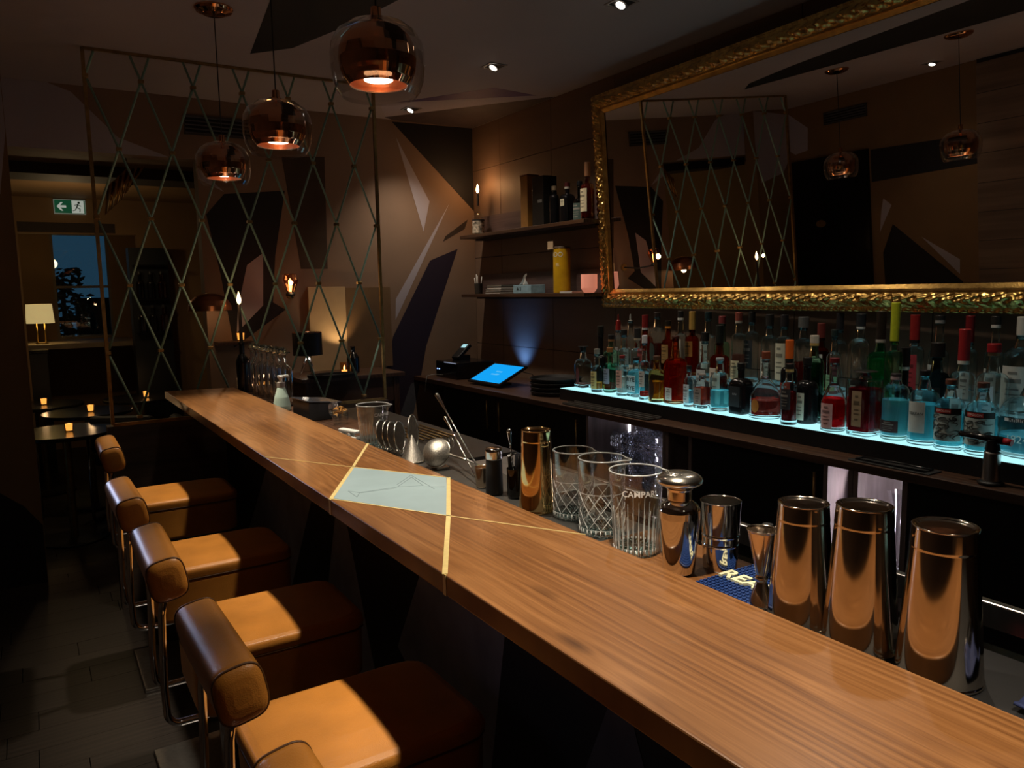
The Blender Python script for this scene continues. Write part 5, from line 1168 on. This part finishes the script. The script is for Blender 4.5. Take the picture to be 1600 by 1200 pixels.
MB().tube([(.036 * math.cos(k * PI / 16), .036 * math.sin(k * PI / 16), .003) for k in range(32)], .0025, 6, closed=True).build('rim', coilm, t)
t = thing('fine_strainer', 'round bowl fine mesh strainer turned towards the stools', 'strainer', (.985, 1.985, RZ))
RQ = Matrix.Rotation(-PI / 2 + .15, 3, 'Y') @ Matrix.Rotation(.0, 3, 'X')
cpt = Vector((0, 0, .046))
m = MB(); prof = [(.040 * math.sin(k * PI / 18), max(.0005, .043 * math.cos(k * PI / 18))) for k in range(10)]
RQ = Matrix.Rotation(math.radians(-62), 3, 'Y') ; RQ = Matrix.Rotation(.45, 3, 'Z') @ RQ
m.loft([(z, r) for z, r in prof], 32, rot=RQ, c=tuple(cpt), caps=False); m.build('mesh_bowl', P('steel_mesh', (.46, .44, .40), .35, .9, .3, 260, bump=.6, bscale=500), t, fix=False)
m = MB(); m.loft([(-.006, .0445), (.002, .0450), (.002, .0425), (-.006, .0425), (-.006, .0445)], 36, rot=RQ, c=tuple(cpt), caps=False); m.build('rim', coilm, t)
pa = cpt + RQ @ Vector((0, -.044, 0)); m = MB().tube([pa, pa + Vector((.03, -.04, -.012)), pa + Vector((.06, -.075, -.030))], .004, 8); m.build('handle', coilm, t)
for dz in (0, .012):
    pts = [Vector((.055 + dz, .04 + .016 * math.cos(q * PI / 9), .062 + .016 * math.sin(q * PI / 9))) for q in range(18)]; MB().tube(pts, .0018, 6, closed=True).build('spring_loop', coilm, t)
MB().box(-.012, .03, -.02, .02, 0, .006).build('foot', coilm, t)
# spoons in a cup
t = thing('spoon_cup', 'small copper toned steel cup holding two bar spoons', 'cup', (.985, 1.722, RZ))
MB().loft([(0, .016), (.003, .018), (.055, .021), (.055, .0195), (.006, .016), (.006, .0005)], 28, caps=False).build('cup_body', P('warm_steel', (.78, .62, .46), .18, 1., .06, 30), t)
def spoon(label, a, b, tw=.0018):
    t = thing('bar_spoon', label, 'spoon', a, 0, 'twisted bar spoons')
    A, B = Vector((0, 0, 0)), Vector(b) - Vector(a); L_ = B.length; d = B.normalized(); u = d.cross(Vector((0, 1, 0))).normalized(); v = d.cross(u)
    m = MB(); n = 90; vs = []
    for i in range(n + 1):
        s_ = i / n; p = A + B * s_
        tw_ = s_ * L_ * 2 * PI / .018 if s_ < .80 else .8 * L_ * 2 * PI / .018
        ra, rb = (.0028, .0017) if s_ < .80 else (.0028 + .0035 * ((s_ - .8) / .2), .0022 + .0040 * ((s_ - .8) / .2))
        for k in range(8):
            th = 2 * PI * k / 8; q = u * (ra * math.cos(th)) + v * (rb * math.sin(th)); c_, s2 = math.cos(tw_), math.sin(tw_)
            q = u * (ra * math.cos(th) * c_ - rb * math.sin(th) * s2) + v * (ra * math.cos(th) * s2 + rb * math.sin(th) * c_); vs.append(p + q)
    fs = [(i * 8 + k, i * 8 + (k + 1) % 8, (i + 1) * 8 + (k + 1) % 8, (i + 1) * 8 + k) for i in range(n) for k in range(8)] + [tuple(range(7, -1, -1)), tuple(n * 8 + k for k in range(8))]
    m.add(vs, fs, 0, True); m.build('twisted_stem', chrome, t)
    e_ = A + B; m = MB().sphere(tuple(e_ - d * .001), .0066, 12, 8); m.build('knob', chrome, t)
    return t
spoon('long twisted bar spoon in the cup, taller of the two and leaning to the left', (.994, 1.718, RZ + .010), (1.012, 2.03, Z(-.304)))
spoon('shorter twisted bar spoon in the cup beside the tall leaning one', (.974, 1.724, RZ + .012), (.985, 1.925, Z(-.357)))
t = thing('muddler', 'black muddler with polished steel cap standing upside down on the rail', 'muddler', (.975, 1.645, RZ))
MB().loft([(0, .0215), (.004, .0225), (.090, .0205)], 30).build('handle', P('black_rubber', (.010, .010, .011), .5), t)
MB().loft([(.090, .0210), (.092, .0222), (.112, .0222), (.118, .0205), (.120, .016), (.1205, .0005)], 30).build('steel_cap', steel, t)
t = thing('tool_pot', 'dark glass pot of black bar tools left of the gold shaker tin', 'pot', (1.0, 1.585, RZ))
MB().loft([(0, .018), (.003, .020), (.075, .021), (.075, .019), (.006, .018), (.006, .0005)], 24, caps=False).build('pot_body', THIN('smoked_glass', (.10, .10, .11), .06), t)
MB().tube([(.004, .004, .007), (.006, -.008, .11)], [.006, .009], 10).build('black_tool', black_g, t)
MB().tube([(-.006, .006, .008), (-.012, .006, .10), (-.016, .002, .108)], [.004, .005, .004], 8).build('pourer', black_m, t)
spoon('short bar spoon with thick steel end in the dark pot', (1.0, 1.585, RZ + .010), (1.005, 1.618, Z(-.352)))
def tin(label, x, y, h, rm, rb, mat, grp='upturned shaker tins'):
    t = thing('shaker_tin', label, 'shaker tin', (x, y, RZ), 0, grp)
    prof = [(0, rm), (.0015, rm + .0012), (.004, rm + .0012), (.005, rm), (h * .86, rb + (rm - rb) * .13), (h * .865, rb + (rm - rb) * .125 + .0004), (h * .985, rb + .0004), (h - .001, rb + .0002), (h, rb - .0015), (h - .0015, rb - .004), (h - .003, rb - .006), (h - .0035, .0005)]
    MB().loft(prof, 64, caps=False).build('tin_body', mat, t)
    MB().tube([((rb - .0003) * math.cos(k * PI / 24), (rb - .0003) * math.sin(k * PI / 24), h - .0008) for k in range(48)], .0013, 6, closed=True).build('base_rim', mat, t)
    return t
tin_m = P('tin_steel', (.72, .64, .54), .10, 1., .05, 40)
gold_m = P('gold_tin', (.85, .58, .26), .08, 1., .04, 40)
tin('gold toned upturned shaker tin left of the cut mixing glasses', .982, 1.462, .192, .043, .0335, gold_m)
tin('upturned steel shaker tin beside the jigger, farthest of three', .975, .727, .187, .050, .0365, tin_m)
tin('middle of the three upturned steel shaker tins by the bar edge', .975, .627, .206, .0515, .0370, tin_m)
tin('nearest and largest upturned steel shaker tin', .978, .516, .204, .0525, .0385, tin_m)
# cobbler shaker
t = thing('cobbler_shaker', 'polished steel cobbler shaker with mushroom shaped engraved cap', 'shaker', (.966, .980, RZ))
MB().loft([(0, .024), (.004, .028), (.05, .0325), (.105, .0375), (.118, .0375), (.127, .033), (.133, .025), (.136, .021)], 56).build('shaker_body', steel, t)
MB().loft([(.136, .0215), (.154, .0215), (.156, .0235), (.160, .0235), (.161, .020)], 40).build('neck', P('warm_neck', (.80, .66, .50), .14, 1., .04, 30), t)
cp = MB().loft([(.160, .020), (.163, .034), (.168, .0405), (.172, .0415), (.178, .0385), (.184, .029), (.187, .016), (.188, .0005)], 56, caps=False).build('cap', P('satin_cap', (.70, .68, .62), .22, 1., .08, 60), t)
m = MB()
for k in range(14):
    a = -1.0 + .15 * k; r = .0225 if k % 2 else .0265; m.tube([(-r * math.cos(a), -r * math.sin(a), .1872 - .0013), (-(r - .004) * math.cos(a + .1), -(r - .004) * math.sin(a + .1), .1880 - .0006)], .0006, 4)
m.build('engraving', P('engraving_dark', (.25, .24, .22), .3, 1.), cp)
t = thing('mixing_tin', 'open steel mixing tin with two ring lines behind the cobbler shaker', 'mixing tin', (1.045, .955, RZ))
MB().loft([(0, .030), (.002, .031), (.045, .0325), (.046, .0335), (.048, .0335), (.049, .0327), (.062, .033), (.063, .034), (.065, .034), (.066, .0333), (.126, .0365), (.127, .037), (.1275, .0365), (.126, .0352), (.01, .030), (.008, .0005)], 56, caps=False).build('tin_body', steel, t)
t = thing('jigger', 'double cone steel jigger between the blue mat and the farthest steel tin', 'jigger', (.972, .800, RZ))
MB().loft([(0, .0195), (.001, .0205), (.003, .0205), (.040, .0085), (.043, .0105), (.047, .0105), (.050, .0085), (.124, .0235), (.1255, .0250), (.127, .0250), (.127, .0235), (.125, .0222), (.06, .0085), (.058, .0005)], 48, caps=False).build('jigger_body', P('jigger_steel', (.76, .66, .56), .14, 1., .05, 40), t)
t = thing('small_bottle', 'tiny bitters bottle with black label half hidden behind the jigger', 'bottle', (1.068, .868, RZ))
MB().loft([(0, .014), (.002, .016), (.055, .016), (.066, .009), (.07, .0075), (.085, .0075)], 24).build('glass_body', THIN('smoke_bottle', (.10, .10, .09), .08), t)
o = MB().loft([(.018, .0163), (.048, .0163)], 24, caps=False).build('paper_label', P('label_black_paper', (.012, .012, .012), .6), t)
wrap_text('lettering', 'SA', .012, .0163, .039, P('label_ink_white', (.7, .7, .68), .6), o, bold=1.4); wrap_text('lettering', 'JAS', .010, .0163, .027, P('label_ink_white', (.7, .7, .68), .6), o, bold=1.4)
MB().loft([(.085, .009), (.100, .009)], 16).build('cap', black_m, t)
# lettered rubber mat
t = thing('spill_mat', 'blue rubber spill mat with raised cream letters on the rail', 'mat', (1.0, .905, RZ - .0002), 0)
blue = P('blue_rubber', (.012, .035, .14), .45, var=.1, scale=40)
m = MB().box(-.088, .095, -.10, .017, 0, .005); m.build('mat_base', blue, t, bevel=.0015)
m = MB()
for i in range(19):
    for j in range(12):
        x, y = -.082 + i * .0094, -.094 + j * .0094; m.box(x, x + .005, y, y + .005, .005, .0075)
m.build('rubber_nubs', P('blue_rubber_nubs', (.015, .045, .18), .4), t)
M_ = Matrix.Translation((.012, -.040, .0085)) @ Matrix.Rotation(-PI / 2 - .04, 4, 'Z')
flat_text('lettering', 'REAL', .046, P('cream_rubber', (.66, .66, .44), .5), t, M_, extrude=.0022, bold=1.9, spacing=1.05)
# near end of the well: dark mat with red ring, tongs, blue cloth
t = thing('coaster', 'black round coaster with red ring print in the dark well at the right edge', 'coaster', (1.335, .62, Z(-.73) + .0005))
t.location = (1.50, .70, Z(-.73) + .0005)
MB().loft([(0, .055), (.004, .055)], 36).build('disc', black_m, t)
MB().tube([(.036 * math.cos(k * PI / 20), .036 * math.sin(k * PI / 20), .0045) for k in range(40)], .003, 6, closed=True).build('red_ring', P('red_print', (.40, .015, .02), .5), t)
t = thing('bar_cloth', 'folded dark blue cloth on the rail at the right edge of the photo', 'cloth', (1.03, .37, RZ))
m = MB(); vs = []
for i in range(12):
    for j in range(10):
        u, v = i / 11 - .5, j / 9 - .5; vs.append((u * .12, v * .10, .010 + .008 * math.sin(u * 9 + v * 4) + .006 * math.cos(v * 13)))
m.add(vs, [(i * 10 + j, (i + 1) * 10 + j, (i + 1) * 10 + j + 1, i * 10 + j + 1) for i in range(11) for j in range(9)], 0, True)
o = m.build('cloth_body', P('navy_cloth', (.012, .022, .085), .8, var=.2, scale=60), t, fix=False); q = o.modifiers.new('thickness', 'SOLIDIFY'); q.thickness = .004
t = thing('ice_tongs', 'steel ice tongs lying by the blue cloth in the right corner', 'tongs', (1.02, .27, RZ))
m = MB().tube([(-.05, .05, .014), (-.02, .03, .024), (.03, -.01, .030), (.07, -.05, .016)], .006, 8); m.tube([(-.045, .065, .012), (-.01, .045, .014), (.04, .005, .016), (.075, -.04, .014)], .006, 8); m.build('arms', steel, t)
MB().sphere((.075, -.05, .014), .010, 10, 6).build('hinge', steel, t)
# ---------------------------------------------------------------- console behind the lattice
t = thing('console_table', 'dark wood console against the far wall behind the lattice', 'console', (1.72, 4.80, 0)); o = (1.72, 4.80, 0)
MB().box(1.38, 2.06, 4.58, 5.04, Z(-.54), Z(-.515)).build('table_top', walnut_dark, t, o, bevel=.002)
MB().box(1.42, 2.02, 4.62, 5.03, Z(-.70), Z(-.541)).build('drawer_front', P('console_brown', (.06, .03, .018), .5), t, o)
for x, y in ((1.43, 4.63), (2.01, 4.63), (1.43, 5.0), (2.01, 5.0)): MB().box(x - .018, x + .018, y - .018, y + .018, 0, Z(-.541)).build('leg', walnut_dark, t, o)
CZ = Z(-.515) + .0005
pw = WOOD('amber_panel', (.22, .12, .05), (.32, .185, .085), (.42, .26, .13), 1.6, 'Z', .6, .0)
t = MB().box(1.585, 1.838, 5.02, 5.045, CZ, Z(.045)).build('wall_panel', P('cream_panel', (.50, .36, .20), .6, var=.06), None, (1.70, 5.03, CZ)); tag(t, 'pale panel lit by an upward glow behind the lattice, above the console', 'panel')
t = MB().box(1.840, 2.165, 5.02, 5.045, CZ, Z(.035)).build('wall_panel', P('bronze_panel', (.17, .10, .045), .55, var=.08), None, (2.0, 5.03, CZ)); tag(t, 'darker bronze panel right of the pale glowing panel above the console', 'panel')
t = thing('table_lamp', 'small lamp with black drum shade and bright steel tripod on the console behind the lattice', 'lamp', (1.475, 4.74, CZ))
for k in range(3):
    a = k * 2.1 + .5; MB().tube([(.055 * math.cos(a), .055 * math.sin(a), .004), (.008 * math.cos(a), .008 * math.sin(a), .13)], .005, 8).build('leg', chrome, t)
MB().loft([(.13, .012), (.15, .012)], 12).build('socket', chrome, t)
MB().loft([(.135, .090), (.275, .090), (.275, .088), (.135, .088), (.135, .090)], 36, caps=False).build('lamp_shade', black_m, t)
MB().tube([(.089 * math.cos(k * PI / 18), .089 * math.sin(k * PI / 18), .276) for k in range(36)], .002, 6, closed=True).build('shade_rim', copper, t)
MB().sphere((0, 0, .19), .022, 12, 8).build('bulb', E('bulb_white', (1., .9, .75), 10.), t)
lamp('tripod_lamp_light', 'POINT', (1.475, 4.74, CZ + .12), .35, (1., .85, .65), size=.02)
t = thing('candle_glass', 'lit tealight in a clear glass on the console beside the black bottle', 'candle', (1.70, 4.72, CZ))
MB().loft([(0, .022), (.004, .027), (.075, .029), (.075, .0275), (.012, .025), (.012, .0005)], 24, caps=False).build('glass_cup', THIN('amber_cup', (.95, .75, .5)), t)
MB().loft([(.013, .018), (.026, .018)], 16).build('tealight', P('tealight_wax', (.7, .55, .4), .5, emit=(1., .55, .25), es=2.), t)
flame('flame', 0, 0, .027, t, .9)
t = thing('squat_bottle', 'black bottle on the console beside the candle glass', 'bottle', (1.775, 4.76, CZ))
MB().loft([(0, .036), (.004, .040), (.10, .040), (.125, .024), (.135, .014), (.165, .014), (.166, .017), (.172, .017)], 28).build('glass_body', black_g, t)
t = MB().loft([(0, .15), (.004, .155), (.02, .16), (.022, .16), (.022, .157), (.006, .152), (.006, .0005)], 48, caps=False).build('serving_tray', P('tray_rubber', (.012, .012, .013), .55), None)
# the tray leans flat in front of the candle
t.location = (1.60, 4.745 - .0, CZ - .02); t.location = (1.58, 4.60, CZ - .0); t.scale = (1., .55, 1.); tag(t, 'shallow dark tray on the console under the glowing panel', 'tray')
t = thing('wall_sconce', 'amber faceted glass wall sconce with glowing bulb seen through the lattice', 'wall lamp', (1.475, 5.05, Z(.045)))
MB().loft([(0, .028), (.02, .026)], 24, rot=Matrix.Rotation(PI / 2, 3, 'X'), c=(0, 0, -.05)).build('wall_plate', brass_old, t)
SX_, SY_ = -.085, -.30
m = MB().tube([(0, -.02, -.05), (-.03, -.15, -.065), (SX_, SY_, -.05)], .006, 8); m.loft([(-.055, .026), (-.045, .028), (-.03, .020)], 16, c=(SX_, SY_, 0)); m.build('arm', black_m, t)
MB().loft([(-.042, .018), (.0, .036), (.042, .050), (.075, .042), (.080, .032)], 8, smooth=False, c=(SX_, SY_, 0), caps=False).build('glass_shade', THIN('amber_shade', (.95, .50, .28), .12, .9), t)
MB().loft([(-.03, .006), (.0, .010), (.036, .011), (.050, .003)], 12, c=(SX_, SY_, 0)).build('bulb', E('filament_bulb', (1., .62, .25), 9.), t)
# ---------------------------------------------------------------- furniture of the rear room
tops = P('table_lacquer', (.012, .011, .010), .22)
def round_table(x, y, label):
    t = thing('round_table', label, 'table', (x, y, 0), 0, 'round black tables in the rear room')
    MB().loft([(.70, .30), (.704, .31), (.722, .31), (.726, .305)], 40).build('table_top', tops, t); MB().loft([(.02, .025), (.70, .025)], 14).build('column', brass_old, t); MB().loft([(0, .20), (.012, .20), (.02, .03)], 28).build('base', black_m, t)
    c = thing('tealight', 'lit tealight glass on the ' + label, 'candle', (x + .02, y - .05, .7265), 0, 'tealights in the rear room')
    MB().loft([(0, .024), (.055, .028), (.055, .026), (.008, .022), (.008, .0005)], 16, caps=False).build('glass_cup', THIN('amber_cup', (.95, .75, .5)), c)
    MB().loft([(.009, .018), (.050, .022)], 14).build('wax', P('glowing_wax', (.7, .5, .3), .5, emit=(1., .60, .22), es=1.6), c)
    lamp('tealight_light', 'POINT', (x + .02, y - .05, .83), .18, (1., .6, .28), size=.02)
round_table(.16, 5.72, 'round black table nearest to the doorway of the rear room')
round_table(.34, 6.62, 'round black table in the middle of the rear room')
round_table(.05, 7.3, 'round black table farthest back in the rear room')
round_table(.80, 7.25, 'round black table seen through the lattice in the rear room')
def chair(x, y, rz, label):
    t = thing('lounge_chair', label, 'chair', (x, y, 0), rz, 'black steel framed chairs in the rear room')
    dk = P('black_upholstery', (.009, .012, .015), .55, var=.2, scale=30)
    MB().box(-.22, .22, -.22, .22, .40, .50).build('seat', dk, t, bevel=.03); MB().box(-.22, .22, .17, .25, .50, .76).build('backrest', dk, t, bevel=.03)
    for s_ in (-1, 1):
        m = MB().tube([(s_ * .235, .24, .70), (s_ * .235, .24, .05), (s_ * .235, .22, .012), (s_ * .235, -.22, .012), (s_ * .235, -.24, .05), (s_ * .235, -.24, .62), (s_ * .235, .20, .66)], .011, 8); m.build('side_frame', P('dark_chrome', (.30, .29, .28), .15, 1.), t)
    MB().tube([(-.235, -.2, .012), (.235, -.2, .012)], .010, 8).build('cross_bar', P('dark_chrome', (.30, .29, .28), .15, 1.), t)
chair(.62, 6.12, 2.6, 'black steel framed chair just inside the rear room, behind the farthest stool')
chair(-.6, 7.0, -1.3, 'second black chair beside the middle table of the rear room')
chair(-.32, 6.35, -1.2, 'black chair left of the middle table of the rear room')
chair(1.05, 5.62, 1.6, 'black chair with teal sheen seen through the lattice low behind the bar end')
t = thing('banquette', 'long black banquette bench against the right wall of the rear room', 'bench', (1.38, 7.0, 0))
MB().box(-.22, .22, -.85, .85, 0, .45).build('seat', P('black_upholstery', (.009, .012, .015), .55), t, bevel=.03); MB().box(.12, .235, -.85, .85, .45, 1.15).build('backrest', P('black_upholstery', (.009, .012, .015), .55), t, bevel=.03)
t = thing('service_station', 'tall black service cabinet below the window sill lamp in the rear room', 'cabinet', (.12, 7.6, 0))
t.location = (-.08, 8.15, 0)
MB().box(-.10, .22, -.12, .16, 0, 1.10).build('cabinet_body', black_m, t, bevel=.004); MB().box(-.11, .23, -.13, .17, 1.10, 1.125).build('cabinet_top', black_g, t)
t = thing('bottle_cabinet', 'tall dark glazed bottle cabinet in the rear room behind the lattice', 'cabinet', (.98, 7.72, 0))
MB().box(-.16, .16, -.02, .16, 0, 2.02).build('cabinet_body', P('cabinet_ink', (.010, .012, .014), .4), t); 
for z in (1.25, 1.55, 1.85): MB().box(-.14, .14, -.10, -.02, z, z + .015).build('shelf_board', black_g, t)
for k, z in enumerate((1.2655, 1.5655)):
    for j in range(3): bottle(.98 + (-.09 + .09 * j), 7.66, z, .24, .032, dict(glass=('teal', 'black', 'amber')[j], liq=None, lab=None, cap=(.03, .03, .03), nk=.35), '%s bottle on the %s shelf of the dark bottle cabinet' % (('left', 'middle', 'right')[j], ('lower', 'upper')[k]), 'bottles in the rear room cabinet')
t = thing('wall_lamp', 'copper dome wall lamp beside the opening behind the lattice', 'wall lamp', (.945, 5.05, Z(-.09)))
MB().loft([(0, .125), (.03, .122), (.06, .108), (.085, .082), (.10, .045), (.104, .001)], 36, caps=False, c=(0, -.14, 0)).build('dome', P('dark_copper', (.45, .20, .11), .3, 1., .15, 12), t)
MB().tube([(0, -.012, .06), (0, -.07, .10), (0, -.14, .104)], .007, 8).build('arm', brass_old, t)
MB().sphere((0, -.14, .03), .022, 12, 8).build('bulb', E('bulb_amber', (1., .62, .3), 4.), t)
lamp('dome_light', 'POINT', (.945, 4.91, Z(-.10)), .25, (1., .62, .32), size=.02)
t = thing('drinks_shelf', 'small wall shelf with a lit candle under the copper dome lamp', 'shelf', (1.08, 4.98, Z(-.285)))
MB().box(-.10, .11, -.07, .068, -.02, 0).build('shelf_board', walnut_dark, t)
c = thing('tealight', 'lit tealight on the small wall shelf under the copper dome lamp', 'candle', (1.125, 4.96, Z(-.285) + .0005), 0)
MB().loft([(0, .024), (.055, .028), (.055, .026), (.008, .022), (.008, .0005)], 16, caps=False).build('glass_cup', THIN('amber_cup', (.95, .75, .5)), c)
MB().loft([(.009, .018), (.050, .022)], 14).build('wax', P('glowing_wax', (.7, .5, .3), .5, emit=(1., .60, .22), es=1.6), c)
